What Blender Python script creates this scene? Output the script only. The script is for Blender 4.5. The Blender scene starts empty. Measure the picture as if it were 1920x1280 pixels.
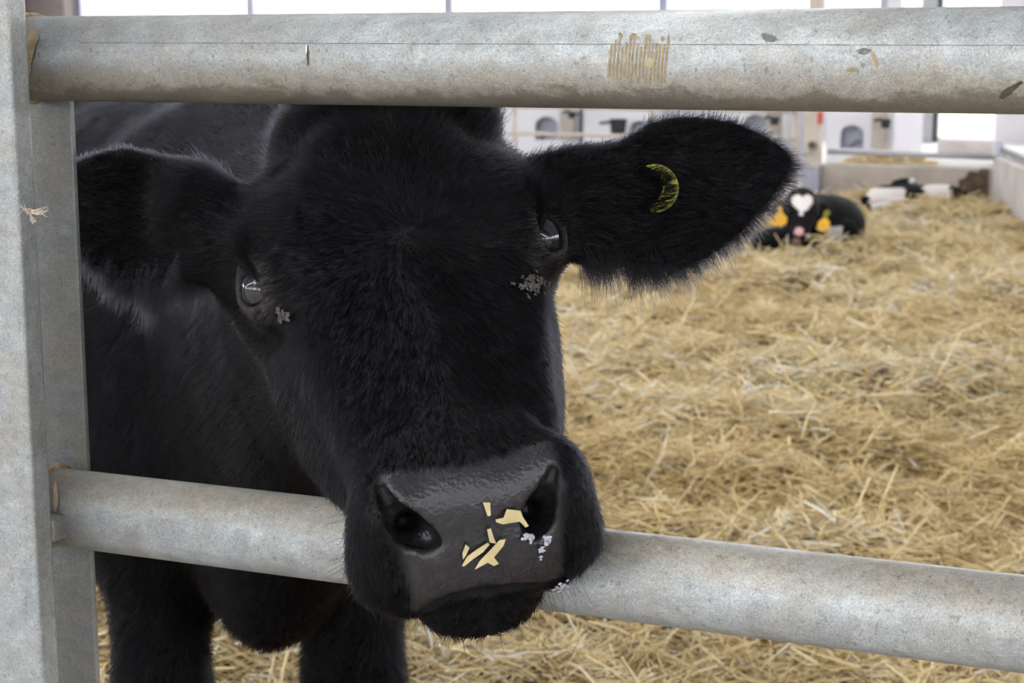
import bpy, bmesh, math, random
import numpy as np
from mathutils import Vector, Matrix

# ------------------------------------------------------------------ camera
rng = np.random.default_rng(7)
random.seed(7)
SC = bpy.context.scene
COL = SC.collection
F = 3158.0                      # focal length in pixels of the 1920 px frame
PITCH = math.radians(10.2)
CAM = np.array([0.0, 0.0, 1.12])
RIGHT = np.array([1.0, 0, 0])
UP = np.array([0, math.sin(PITCH), math.cos(PITCH)])
FWD = np.array([0, math.cos(PITCH), -math.sin(PITCH)])

cam_data = bpy.data.cameras.new('camera')
cam = bpy.data.objects.new('camera', cam_data)
COL.objects.link(cam)
cam.location = CAM
cam.rotation_euler = (math.pi / 2 - PITCH, 0, 0)
cam_data.sensor_width = 36.0
cam_data.lens = F / 1920 * 36.0
cam_data.clip_start = 0.02
cam_data.dof.use_dof = True
cam_data.dof.focus_distance = 1.27
cam_data.dof.aperture_fstop = 14.0
SC.camera = cam

# ------------------------------------------------------------------ light and exposure
SC.view_settings.view_transform = 'Standard'
SC.view_settings.look = 'None'
SC.view_settings.gamma = 1.0
SC.view_settings.use_curve_mapping = False
SC.view_settings.exposure = 1.4
world = bpy.data.worlds.new('world')
SC.world = world
world.use_nodes = True
bg = world.node_tree.nodes['Background']
bg.inputs[0].default_value = (0.93, 0.96, 1.0, 1)
bg.inputs[1].default_value = 3.0
try:
    SC.cycles.use_denoising = True
    SC.cycles.max_bounces = 8
    SC.cycles.diffuse_bounces = 4
    SC.cycles.sample_clamp_indirect = 6.0
except Exception:
    pass

TH = math.radians(23.0)         # the barn and the gate are turned against the view
BX = np.array([math.cos(TH), -math.sin(TH), 0])
BY = np.array([math.sin(TH), math.cos(TH), 0])
BZ = np.array([0, 0, 1.0])


def B(s, t, z):
    return BX * s + BY * t + BZ * z


def area_light(name, s, t, z, sx, sy, power, down_normal, color=(1, 1, 1)):
    l = bpy.data.lights.new(name, 'AREA')
    l.shape = 'RECTANGLE'
    l.size, l.size_y = sx, sy
    l.energy = power
    l.color = color
    o = bpy.data.objects.new(name, l)
    COL.objects.link(o)
    o.location = B(s, t, z)
    d = Vector(down_normal)
    q = d.to_track_quat('-Z', 'Y')
    o.rotation_euler = q.to_euler()
    return o


# ------------------------------------------------------------------ helpers
def P(px, py, depth):
    return CAM + RIGHT * ((px - 960) / F * depth) + UP * ((640 - py) / F * depth) + FWD * depth


def ray(px, py):
    return RIGHT * ((px - 960) / F) + UP * ((640 - py) / F) + FWD


def at_t(px, py, t):
    d = ray(px, py)
    k = t / float(d @ BY)
    return CAM + d * k


def at_z(px, py, z):
    d = ray(px, py)
    return CAM + d * ((z - CAM[2]) / d[2])


def s_of(px, t):
    p = at_t(px, 70, t)
    return float(p @ BX)


def z_of(px, py, t):
    return float(at_t(px, py, t)[2])


def V3(p):
    return Vector((float(p[0]), float(p[1]), float(p[2])))


def tag(o, label=None, cat=None, group=None, kind=None):
    if label: o['label'] = label
    if cat: o['category'] = cat
    if group: o['group'] = group
    if kind: o['kind'] = kind
    return o


def empty(name, loc, label=None, cat=None, group=None):
    o = bpy.data.objects.new(name, None)
    COL.objects.link(o)
    o.empty_display_size = 0.1
    o.location = V3(loc)
    tag(o, label, cat, group)
    return o


def link_mesh(name, me, mat, parent=None, smooth=False):
    o = bpy.data.objects.new(name, me)
    COL.objects.link(o)
    if mat is not None:
        me.materials.append(mat)
    if smooth:
        me.polygons.foreach_set('use_smooth', np.ones(len(me.polygons), bool))
    if parent is not None:
        o.parent = parent
        o.matrix_parent_inverse = Matrix.Translation(-parent.location)
    return o


def np_mesh(name, verts, quads, tris=None):
    me = bpy.data.meshes.new(name)
    verts = np.asarray(verts, np.float32)
    nq = len(quads)
    nt = 0 if tris is None else len(tris)
    me.vertices.add(len(verts))
    me.vertices.foreach_set('co', verts.ravel())
    idx = np.asarray(quads, np.int32).ravel()
    if nt:
        idx = np.concatenate([idx, np.asarray(tris, np.int32).ravel()])
    me.loops.add(len(idx))
    me.loops.foreach_set('vertex_index', idx)
    me.polygons.add(nq + nt)
    st = np.arange(nq) * 4
    if nt:
        st = np.concatenate([st, nq * 4 + np.arange(nt) * 3])
    me.polygons.foreach_set('loop_start', st.astype(np.int32))
    me.update(calc_edges=True)
    return me


class MB:
    """collects shapes for ONE mesh"""
    def __init__(self):
        self.bm = bmesh.new()

    def box(self, c, ax, ay, az, hx, hy, hz, bevel=0.0):
        c = np.asarray(c, float)
        vs = []
        for i in (-1, 1):
            for j in (-1, 1):
                for k in (-1, 1):
                    vs.append(self.bm.verts.new(V3(c + np.asarray(ax) * hx * i + np.asarray(ay) * hy * j + np.asarray(az) * hz * k)))
        fs = []
        for q in ((0, 1, 3, 2), (4, 6, 7, 5), (0, 4, 5, 1), (2, 3, 7, 6), (0, 2, 6, 4), (1, 5, 7, 3)):
            fs.append(self.bm.faces.new([vs[i] for i in q]))
        if bevel > 0:
            es = list({e for f in fs for e in f.edges})
            bmesh.ops.bevel(self.bm, geom=es, offset=bevel, segments=3, affect='EDGES', profile=0.5)
        return self

    def tube(self, pts, radii, n=16, caps=True):
        pts = [np.asarray(p, float) for p in pts]
        if np.isscalar(radii):
            radii = [radii] * len(pts)
        rings = []
        ref = None
        for i, p in enumerate(pts):
            a = pts[max(i - 1, 0)]
            b = pts[min(i + 1, len(pts) - 1)]
            d = (b - a) / (np.linalg.norm(b - a) + 1e-12)
            if ref is None:
                ref = np.array([0, 0, 1.0]) if abs(d[2]) < 0.9 else np.array([1.0, 0, 0])
            x = np.cross(ref, d); x /= np.linalg.norm(x)
            y = np.cross(d, x)
            ref = np.cross(x, -d) if False else y
            ring = []
            for k in range(n):
                a_ = 2 * math.pi * k / n
                ring.append(self.bm.verts.new(V3(p + radii[i] * (x * math.cos(a_) + y * math.sin(a_)))))
            rings.append(ring)
        for r0, r1 in zip(rings, rings[1:]):
            for k in range(n):
                f = self.bm.faces.new((r0[k], r0[(k + 1) % n], r1[(k + 1) % n], r1[k]))
                f.smooth = True
        if caps:
            self.bm.faces.new(list(reversed(rings[0])))
            self.bm.faces.new(rings[-1])
        return self

    def prism(self, outline, ax, ay, n, origin, th):
        """flat outline (list of 2D) in the plane ax, ay, thickness th along n"""
        o = np.asarray(origin, float)
        lo = [self.bm.verts.new(V3(o + np.asarray(ax) * a + np.asarray(ay) * b)) for a, b in outline]
        hi = [self.bm.verts.new(V3(o + np.asarray(ax) * a + np.asarray(ay) * b + np.asarray(n) * th)) for a, b in outline]
        m = len(outline)
        self.bm.faces.new(hi)
        self.bm.faces.new(list(reversed(lo)))
        for k in range(m):
            self.bm.faces.new((lo[k], lo[(k + 1) % m], hi[(k + 1) % m], hi[k]))
        return self

    def build(self, name, mat, parent=None, smooth=None):
        me = bpy.data.meshes.new(name)
        bmesh.ops.recalc_face_normals(self.bm, faces=self.bm.faces)
        self.bm.to_mesh(me)
        self.bm.free()
        return link_mesh(name, me, mat, parent, smooth=bool(smooth))


# ------------------------------------------------------------------ materials
class NT:
    def __init__(self, name):
        self.m = bpy.data.materials.new(name)
        self.m.use_nodes = True
        self.t = self.m.node_tree
        self.b = self.t.nodes['Principled BSDF']

    def n(self, kind, **kw):
        nd = self.t.nodes.new(kind)
        for k, v in kw.items():
            setattr(nd, k, v)
        return nd

    def l(self, a, b):
        self.t.links.new(a, b)

    def noise(self, scale, detail=4, rough=0.55, vec=None, dist=0.0):
        nd = self.n('ShaderNodeTexNoise')
        nd.inputs['Scale'].default_value = scale
        nd.inputs['Detail'].default_value = detail
        nd.inputs['Roughness'].default_value = rough
        nd.inputs['Distortion'].default_value = dist
        if vec is not None:
            self.l(vec, nd.inputs['Vector'])
        return nd.outputs['Fac']

    def ramp(self, fac, stops):
        nd = self.n('ShaderNodeValToRGB')
        cr = nd.color_ramp
        while len(cr.elements) > 1:
            cr.elements.remove(cr.elements[-1])
        for i, (pos, col) in enumerate(stops):
            e = cr.elements[0] if i == 0 else cr.elements.new(pos)
            e.position = pos
            e.color = (*col, 1) if len(col) == 3 else col
        self.l(fac, nd.inputs['Fac'])
        return nd.outputs['Color']

    def coord(self, out='Object', scale=(1, 1, 1), rot=(0, 0, 0)):
        tc = self.n('ShaderNodeTexCoord')
        mp = self.n('ShaderNodeMapping')
        mp.inputs['Scale'].default_value = scale
        mp.inputs['Rotation'].default_value = rot
        self.l(tc.outputs[out], mp.inputs['Vector'])
        return mp.outputs['Vector']

    def mix(self, fac, a, b, mode='MIX'):
        nd = self.n('ShaderNodeMix', data_type='RGBA', blend_type=mode)
        for sock, v in ((nd.inputs[0], fac), (nd.inputs[6], a), (nd.inputs[7], b)):
            if isinstance(v, (int, float)):
                sock.default_value = v
            elif isinstance(v, tuple):
                sock.default_value = (*v, 1) if len(v) == 3 else v
            else:
                self.l(v, sock)
        return nd.outputs[2]

    def bump(self, h, strength=0.3, dist=0.002):
        nd = self.n('ShaderNodeBump')
        nd.inputs['Strength'].default_value = strength
        nd.inputs['Distance'].default_value = dist
        self.l(h, nd.inputs['Height'])
        self.l(nd.outputs['Normal'], self.b.inputs['Normal'])

    def set(self, **kw):
        for k, v in kw.items():
            s = self.b.inputs[k.replace('_', ' ')]
            if isinstance(v, (int, float)):
                s.default_value = v
            elif isinstance(v, tuple):
                s.default_value = (*v, 1) if len(v) == 3 else v
            else:
                self.l(v, s)
        return self


def simple(name, col, rough=0.7, var=0.15, scale=8.0, metal=0.0, spec=0.4):
    t = NT(name)
    f = t.noise(scale, 5, 0.6, t.coord())
    a = tuple(c * (1 - var) for c in col)
    b = tuple(min(1, c * (1 + var)) for c in col)
    t.set(Base_Color=t.ramp(f, [(0.3, a), (0.7, b)]), Roughness=rough, Metallic=metal)
    t.b.inputs['Specular IOR Level'].default_value = spec
    return t.m


def steel(name, axis_rot, tone=1.0, dirt=0.6):
    t = NT(name)
    v = t.coord('Object', rot=axis_rot)
    vs = t.coord('Object', scale=(5, 70, 70), rot=axis_rot)
    base = t.ramp(t.noise(60, 7, 0.7, v), [(0.3, tuple(c * tone for c in (0.26, 0.285, 0.29))), (0.5, tuple(c * tone for c in (0.335, 0.36, 0.36))), (0.7, tuple(c * tone for c in (0.42, 0.445, 0.435)))])
    streak = t.ramp(t.noise(1.4, 5, 0.65, vs), [(0.48, (0, 0, 0)), (0.70, (1, 1, 1))])
    base = t.mix(t.mix(0.40, (0, 0, 0), streak), base, (0.58 * tone, 0.61 * tone, 0.58 * tone))
    grime = t.ramp(t.noise(11, 7, 0.75, v, 0.8), [(0.42, (0, 0, 0)), (0.68, (1, 1, 1))])
    g2 = t.mix(dirt, (0, 0, 0), grime)
    base = t.mix(g2, base, (0.22, 0.19, 0.145))
    # settled dust by vertex, ragged edge; also paints shade under the top tube
    at = t.n('ShaderNodeAttribute', attribute_name='dust_shade')
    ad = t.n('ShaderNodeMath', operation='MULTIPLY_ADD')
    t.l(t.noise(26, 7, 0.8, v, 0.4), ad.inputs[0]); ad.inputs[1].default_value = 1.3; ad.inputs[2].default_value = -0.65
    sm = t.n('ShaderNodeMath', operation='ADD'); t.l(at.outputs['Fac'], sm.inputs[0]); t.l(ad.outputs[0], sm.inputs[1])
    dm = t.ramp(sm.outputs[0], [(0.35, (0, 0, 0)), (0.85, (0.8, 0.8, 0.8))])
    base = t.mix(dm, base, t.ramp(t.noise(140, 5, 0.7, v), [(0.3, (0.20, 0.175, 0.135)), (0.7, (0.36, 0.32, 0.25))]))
    deep = t.ramp(sm.outputs[0], [(0.88, (0, 0, 0)), (1.5, (0.62, 0.62, 0.62))])  # strongest under the top tube: grime plus shade painted into its colour
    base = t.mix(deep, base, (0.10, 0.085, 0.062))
    speck = t.ramp(t.noise(190, 3, 0.7, v), [(0.60, (0, 0, 0)), (0.68, (1, 1, 1))])
    base = t.mix(t.mix(0.55, (0, 0, 0), speck), base, (0.12, 0.11, 0.09))
    fine = t.noise(700, 2, 0.6, v)
    base = t.mix(0.5, base, t.ramp(fine, [(0.3, (0.25, 0.25, 0.25)), (0.7, (0.75, 0.75, 0.75))]), 'OVERLAY')
    t.set(Base_Color=base, Metallic=0.25, Roughness=t.ramp(t.noise(30, 5, 0.6, v), [(0.3, (0.34,) * 3), (0.7, (0.55,) * 3)]))
    t.bump(t.noise(260, 4, 0.6, v), 0.2, 0.001)
    return t.m


ROTG = (0, 0, TH)
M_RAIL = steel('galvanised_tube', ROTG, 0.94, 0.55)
M_STILE = steel('galvanised_stile', (0, math.pi / 2, 0), 0.50, 0.9)
M_POST = steel('galvanised_post', (0, math.pi / 2, 0), 0.74, 0.5)
M_WELD = simple('weld_rust', (0.30, 0.21, 0.13), 0.7, 0.45, 120, 0.2)
M_MUD = simple('dried_mud', (0.27, 0.21, 0.12), 0.95, 0.4, 160)
M_MUDDARK = simple('dark_dung', (0.06, 0.045, 0.025), 0.9, 0.5, 160)
M_SEAM = simple('seam_line', (0.13, 0.13, 0.12), 0.8, 0.4, 300)
M_WHITE_HAIR = simple('pale_hair', (0.62, 0.52, 0.38), 0.6, 0.1)
M_CONC = simple('concrete', (0.42, 0.37, 0.32), 0.9, 0.22, 5)
M_CONC_PALE = simple('pale_concrete', (0.56, 0.52, 0.49), 0.9, 0.15, 4)
M_CLAD = simple('white_cladding', (0.62, 0.60, 0.62), 0.6, 0.06, 3)
M_ROOF = simple('roof_sheet', (0.50, 0.50, 0.52), 0.7, 0.08, 3)
M_FRAME = simple('window_bar', (0.34, 0.34, 0.42), 0.5, 0.1, 20)
M_COLUMN = simple('column_paint', (0.38, 0.38, 0.40), 0.7, 0.12, 8)
M_TIMBER = simple('dark_timber', (0.10, 0.075, 0.06), 0.7, 0.3, 30)
M_PLASTIC = simple('white_plastic', (0.68, 0.67, 0.70), 0.4, 0.04, 5)
M_GREYPL = simple('grey_plastic', (0.46, 0.48, 0.56), 0.5, 0.10, 9)
M_BLACKPL = simple('black_plastic', (0.012, 0.014, 0.014), 0.5, 0.1, 9)
M_BEIGE = simple('beige_paint', (0.56, 0.50, 0.43), 0.5, 0.12, 14)
M_RED = simple('red_paint', (0.55, 0.10, 0.07), 0.5, 0.1)
M_TAN = simple('tan_board', (0.55, 0.38, 0.24), 0.8, 0.2, 10)
M_YELLOW = simple('yellow_tag', (0.83, 0.44, 0.02), 0.4, 0.1, 40)
M_OLIVE = simple('olive_tag', (0.21, 0.215, 0.025), 0.6, 0.6, 260)
M_GROUND = simple('outside_ground', (0.5, 0.5, 0.48), 0.9, 0.1, 1)
M_LASH = simple('lash', (0.006, 0.006, 0.007), 0.5, 0.1)
M_CRUST = simple('crusted_tear', (0.055, 0.048, 0.042), 0.8, 0.6, 160)


def straw_mat():
    t = NT('straw')
    at = t.n('ShaderNodeAttribute', attribute_name='tint')
    c = t.ramp(at.outputs['Fac'], [(0.0, (0.15, 0.09, 0.03)), (0.2, (0.40, 0.26, 0.09)), (0.5, (0.72, 0.53, 0.25)), (0.85, (0.86, 0.72, 0.42)), (1.0, (0.92, 0.89, 0.80))])
    t.set(Base_Color=c, Roughness=0.5)
    t.b.inputs['Specular IOR Level'].default_value = 0.35
    return t.m


def bed_mat():
    t = NT('straw_bed')
    v = t.coord()
    vs = t.coord('Object', scale=(14, 40, 1), rot=(0, 0, 0.5))
    c = t.ramp(t.noise(3, 6, 0.7, vs), [(0.3, (0.10, 0.065, 0.03)), (0.5, (0.24, 0.16, 0.07)), (0.7, (0.42, 0.30, 0.14))])
    t.set(Base_Color=c, Roughness=0.9)
    t.bump(t.noise(60, 6, 0.7, v), 0.8, 0.02)
    return t.m


M_STRAW = straw_mat()
M_BED = bed_mat()
M_STRAWBIT = simple('straw_flake', (0.42, 0.34, 0.17), 0.6, 0.22, 60)

# ------------------------------------------------------------------ the barn
def struct(name, mb, mat):
    o = mb.build(name, mat)
    o['kind'] = 'structure'
    return o


def bbox(mb, s0, s1, t0, t1, z0, z1, bevel=0.0):
    mb.box(B((s0 + s1) / 2, (t0 + t1) / 2, (z0 + z1) / 2), BX, BY, BZ, abs(s1 - s0) / 2, abs(t1 - t0) / 2, abs(z1 - z0) / 2, bevel)
    return mb


S0, S1, T0, T1 = -16.0, 9.0, -8.0, 20.0       # inside of the barn
EAVE, RIDGE = 3.6, 6.2
mb = MB(); bbox(mb, -40, 40, -40, 45, -0.5, -0.32)
o = mb.build('ground', M_GROUND); o['kind'] = 'structure'
mb = MB(); bbox(mb, S0, S1, T0, T1, -0.32, -0.20)
bbox(mb, S0, S1, 11.45, T1, -0.20, -0.06)
bbox(mb, S0, S1, T0, 1.1, -0.20, -0.08)
struct('floor', mb, M_CONC_PALE)


def wall_with_openings(name, along, fixed, a0, a1, z0, z1, ops, mat, th=0.2):
    """ops: (a_start, a_end, z_bottom, z_top), in order along the wall"""
    mb = MB()

    def pane(x0, x1, y0, y1):
        if x1 - x0 < 1e-4 or y1 - y0 < 1e-4: return
        if along == 's': bbox(mb, x0, x1, fixed, fixed + th, y0, y1)
        else: bbox(mb, fixed, fixed + th, x0, x1, y0, y1)
    cur = a0
    for (x0, x1, y0, y1) in ops:
        pane(cur, x0, z0, z1)
        pane(x0, x1, z0, y0)
        pane(x0, x1, y1, z1)
        cur = x1
    pane(cur, a1, z0, z1)
    return struct(name, mb, mat)


win_no = [0]


def window(along, fixed, x0, x1, y0, y1, nmull, rails=0, bar=0.07, th=0.09):
    win_no[0] += 1
    mb = MB()

    def put(p0, p1, q0, q1):
        if along == 's': bbox(mb, p0, p1, fixed, fixed + th, q0, q1)
        else: bbox(mb, fixed, fixed + th, p0, p1, q0, q1)
    put(x0, x1, y0, y0 + bar); put(x0, x1, y1 - bar, y1)
    put(x0, x0 + bar, y0 + bar, y1 - bar); put(x1 - bar, x1, y0 + bar, y1 - bar)
    for k in range(1, nmull):
        xm = x0 + (x1 - x0) * k / nmull
        put(xm - bar / 2, xm + bar / 2, y0 + bar, y1 - bar)
    for k in range(1, rails + 1):
        ym = y0 + (y1 - y0) * k / (rails + 1)
        for j in range(nmull):
            a = x0 + (x1 - x0) * j / nmull + bar / 2
            b = x0 + (x1 - x0) * (j + 1) / nmull - bar / 2
            put(a, b, ym - bar / 3, ym + bar / 3)
    return struct('window_%d' % win_no[0], mb, M_FRAME)


# back wall: mullions where the photograph shows them
mull = [s_of(px, T1) for px in (145, 467, 838, 1240, 1655)]
step = (mull[-1] - mull[0]) / 4
wl, wr = mull[0] - 0.06, s_of(1662, T1)
d1a, d1b = s_of(1690, T1), s_of(1724, T1)
d2a, d2b = s_of(1768, T1), s_of(1872, T1)
zb = z_of(1800, 258, T1)
wall_with_openings('wall_back', 's', T1, S0, S1, -0.3, EAVE,
                   [(S0 + 0.5, mull[0] - 0.55, 1.25, 3.3), (wl, wr, 1.25, 3.3), (d1a, d1b, zb, 3.3), (d2a, d2b, zb, 3.3), (d2b + 0.45, S1 - 0.5, 1.2, 3.3)], M_CLAD)
mb = MB()
win_no[0] += 1
for i, sx in enumerate(mull):
    bbox(mb, sx - 0.06, sx + 0.06, T1 + 0.03, T1 + 0.13, 1.25, 3.3)
bbox(mb, wl, wr, T1 + 0.03, T1 + 0.13, 1.17, 1.26)
struct('window_1', mb, M_FRAME)
window('s', T1 + 0.04, S0 + 0.5, mull[0] - 0.55, 1.25, 3.3, 2)
mb = MB(); bbox(mb, s_of(38, T1 - .25), s_of(122, T1 - .25), T1 - .25, T1 - .02, -.06, EAVE, .01)
struct('trim_7', mb, simple('brown_column', (0.13, 0.105, 0.095), 0.7, 0.15, 6))
# wall behind the photographer and the two long sides
ops = []
for k in range(5):
    a = S0 + 0.8 + k * 4.9
    ops.append((a, a + 4.0, 1.5, 3.35))
wall_with_openings('wall_front', 's', T0 - 0.2, S0, S1, -0.3, EAVE, ops, M_CLAD)
for a in ops:
    window('s', T0 - 0.15, a[0], a[1], a[2], a[3], 4, 1)
opsr = [(T0 + 0.8 + k * 5.4, T0 + 5.4 + k * 5.4, 1.3, 3.3) for k in range(5)]
wall_with_openings('wall_right', 't', S1, T0, T1, -0.3, EAVE, opsr, M_CLAD)
for a in opsr:
    window('t', S1 + 0.05, a[0], a[1], a[2], a[3], 3)
wall_with_openings('wall_left', 't', S0 - 0.2, T0, T1, -0.3, EAVE, opsr, M_CLAD)
for a in opsr:
    window('t', S0 - 0.15, a[0], a[1], a[2], a[3], 3)
# roof: two slopes with an open ridge light and a gable at each end
SM = (S0 + S1) / 2


def slope(mb, sa, za, sb, zb_, ta, tb, th=0.08):
    a = B(sa, (ta + tb) / 2, za); b = B(sb, (ta + tb) / 2, zb_)
    d = b - a; L = np.linalg.norm(d); d = d / L
    nrm = np.cross(d, BY)
    mb.box((a + b) / 2 + nrm * th * np.sign(nrm[2]), d, BY, nrm, L / 2, (tb - ta) / 2, th)


gap = 0.6
zg = RIDGE - (RIDGE - EAVE) * gap / (SM - S0)
mb = MB()
for ta, tb in ((T0 - 0.3, -6.2), (-4.4, T1 + 0.3)):             # a strip of roof lights crosses the roof behind the photographer
    slope(mb, S0 - 0.3, EAVE, SM - gap, zg, ta, tb)
    slope(mb, S1 + 0.3, EAVE, SM + gap, zg, ta, tb)
struct('ceiling', mb, M_ROOF)
for nm, tt in (('trim_1', T0 - 0.1), ('trim_2', T1 + 0.1)):
    mb = MB()
    mb.prism([(S0 - 0.2, EAVE), (S1 + 0.2, EAVE), (SM + gap, zg - .02), (SM - gap, zg - .02)], BX, BZ, BY, B(0, tt - 0.05, 0), 0.1)
    struct(nm, mb, M_CLAD)

# ------------------------------------------------------------------ straw bed
_fr = np.random.default_rng(3)
_W = []
for lam, amp, n in ((2.6, 0.030, 5), (1.1, 0.020, 8), (0.45, 0.020, 12), (0.2, 0.014, 14)):
    for _ in range(n):
        a = _fr.uniform(0, 2 * math.pi)
        k = 2 * math.pi / (lam * _fr.uniform(0.7, 1.4))
        _W.append((k * math.cos(a), k * math.sin(a), _fr.uniform(0, 6.28), amp / math.sqrt(n) * 1.3))
HOLLOWS = [(at_z(1648, 872, 0.0), 0.085, -0.13), (at_z(1275, 950, 0), 0.20, -0.045), (at_z(1790, 1000, 0), 0.25, -0.04), (at_z(1840, 820, 0), 0.3, -0.04)]
MOUNDS = [(at_z(1445, 480, 0.05), 0.28, 0.02), (at_z(1600, 455, 0.05), 0.22, 0.0), (at_z(1600, 385, 0.03), 0.3, 0.05), (at_z(1780, 405, 0.03), 0.5, 0.05)]


def hgt(x, y):
    h = np.zeros_like(x)
    for kx, ky, ph, am in _W:
        h = h + am * np.sin(kx * x + ky * y + ph)
    for c, r, a in HOLLOWS + MOUNDS:
        h = h + a * np.exp(-((x - c[0]) ** 2 + (y - c[1]) ** 2) / (2 * r * r))
    return h


TF = 11.36                          # barn depth of the pen's back fence
sc_l, sc_r = s_of(1548, TF), s_of(1868, TF)

SWD = at_z(1935, 428, 0.0) - at_z(1869, 388, 0.0)
SWD[2] = 0; SWD /= np.linalg.norm(SWD)
SWN = np.array([-SWD[1], SWD[0], 0])
if SWN[0] < 0: SWN = -SWN
SWP = B(sc_r + .02, TF, 0)
nx, ny = 300, 300
gs = np.linspace(-9.5, 7.0, nx); gt = np.linspace(1.15, TF + 0.02, ny)
GS, GT = np.meshgrid(gs, gt, indexing='ij')
gx = GS * BX[0] + GT * BY[0]; gy = GS * BX[1] + GT * BY[1]
gz = hgt(gx, gy) - 0.015
ii = np.arange(nx * ny).reshape(nx, ny)
qd = np.stack([ii[:-1, :-1], ii[1:, :-1], ii[1:, 1:], ii[:-1, 1:]], -1).reshape(-1, 4)
bed = link_mesh('bedding_ground', np_mesh('bedding_ground', np.stack([gx, gy, gz], -1).reshape(-1, 3), qd), M_BED, smooth=True)
bed['kind'] = 'structure'


def strands(x, y, z, L, w, az, pit, bend, roll):
    """bent three-sided straws as one mesh: n x 9 vertices"""
    n = len(x)
    d = np.stack([np.cos(az) * np.cos(pit), np.sin(az) * np.cos(pit), np.sin(pit)], -1)
    side = np.stack([-np.sin(az), np.cos(az), np.zeros(n)], -1)
    up = np.cross(d, side)
    s2 = side * np.cos(roll)[:, None] + up * np.sin(roll)[:, None]
    u2 = np.cross(d, s2)
    c = np.stack([x, y, z], -1)
    vs = np.zeros((n, 3, 3, 3), np.float32)
    for k, tt in enumerate((-0.5, 0.0, 0.5)):
        ctr = c + d * (L * tt)[:, None] + (s2 * bend[:, None]) * (1 - 4 * tt * tt) * 0.5
        rad = w * (1.0 if k == 1 else 0.8)
        for j in range(3):
            a = 2 * math.pi * j / 3
            vs[:, k, j] = ctr + s2 * (rad * math.cos(a))[:, None] + u2 * (rad * 0.45 * math.sin(a))[:, None]
    base = (np.arange(n) * 9)[:, None, None]
    q = []
    for k in range(2):
        for j in range(3):
            j2 = (j + 1) % 3
            q.append([k * 3 + j, k * 3 + j2, k * 3 + 3 + j2, k * 3 + 3 + j])
    q = np.array(q)[None] + base
    return vs.reshape(-1, 3), q.reshape(-1, 4)


def make_straw(name, N, seed):
    r = np.random.default_rng(seed)
    # more straws near the gate: depth from a 1/y-like law
    u = r.random(N)
    y = 2.35 * (12.6 / 2.35) ** (u ** 0.92)
    half = 0.335 * y + 0.55
    x = r.uniform(-1, 1, N) * half + 0.06 * y
    t = x * BY[0] + y * BY[1]
    s = x * BX[0] + y * BX[1]
    keep = (((x - HOLLOWS[0][0][0]) / .062) ** 2 + ((y - HOLLOWS[0][0][1]) / .10) ** 2 > 1) | (r.random(N) < .06)
    sw = (x - SWP[0]) * SWN[0] + (y - SWP[1]) * SWN[1]          # in front of the side wall
    ok = (t < TF - 0.05) & (t > 1.3) & (sw < -0.03) & keep
    x, y = x[ok], y[ok]
    n = len(x)
    far = np.clip((y - 3) / 8, 0, 1)
    L = r.lognormal(-2.62, 0.45, n) * (1 + 0.5 * far)
    L = np.clip(L, 0.02, 0.24)
    w = np.where(r.random(n) < .45, r.uniform(0.0007, 0.0018, n), r.uniform(0.0016, 0.0042, n)) * (1 + 0.75 * far)
    az = r.uniform(0, 2 * math.pi, n)
    pit = r.normal(0, 0.22, n) + (r.random(n) < 0.14) * r.uniform(0, 0.8, n)
    bend = r.normal(0, 0.07, n) * L
    z = hgt(x, y) + r.uniform(-0.014, 0.030, n) + np.abs(np.sin(pit)) * L * 0.3
    v, q = strands(x, y, z, L, w, az, pit, bend, r.uniform(0, 6.28, n))
    me = np_mesh(name, v, q)
    # straw colour: patches of older, browner straw plus a tint of each straw, darker in hollows
    cl = 0.5 + 0.5 * np.sin(1.7 * x + 2.3 * y + 1.1 * np.sin(3.1 * x - 1.3 * y))
    hz = (hgt(x, y) + 0.06) / 0.12
    tint = np.clip(0.10 + r.beta(2.4, 2.0, n) * 0.74 + 0.14 * cl + 0.14 * np.clip(hz, 0, 1) + (r.random(n) < 0.02) * 0.4, 0, 1)
    at = me.attributes.new('tint', 'FLOAT', 'POINT')
    at.data.foreach_set('value', np.repeat(tint, 9).astype(np.float32))
    return me


st = link_mesh('straw_bedding', make_straw('straw_bedding', 240000, 11), M_STRAW)
tag(st, 'loose golden straw bedding covering the floor of the pen', 'straw', kind='stuff')

# ------------------------------------------------------------------ the pen behind
def tube_px(mb, p0, p1, t0, t1, r, n=12):
    mb.tube([at_t(p0[0], p0[1], t0), at_t(p1[0], p1[1], t1)], r, n)
    return mb


# back fence, left stretch
fence = empty('pen_fence', B(s_of(1200, TF), TF, 0), 'beige tube fence behind the pen, seen above the black ear', 'fence')
lft = B(s_of(930, TF) - 2.5, TF, z_of(930, 197, TF))
rgt = at_t(1494, 207, TF)
MB().tube([lft, rgt], 0.021).build('rail', M_BEIGE, fence)
zl2 = z_of(1000, 251, TF)
MB().tube([B(s_of(930, TF) - 2.5, TF, zl2), B(s_of(1494, TF), TF, z_of(1494, 262, TF))], 0.013).build('rail', M_BEIGE, fence)
for px, hw in ((962, 0.015), (1222, 0.018), (700, 0.018), (1494, 0.022)):
    s = s_of(px, TF)
    mb = MB(); mb.tube([B(s, TF + .03, -0.05), B(s, TF + .03, z_of(px, 190, TF) + .05)], hw)
    mb.build('fence_post', M_BEIGE, fence)

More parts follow.
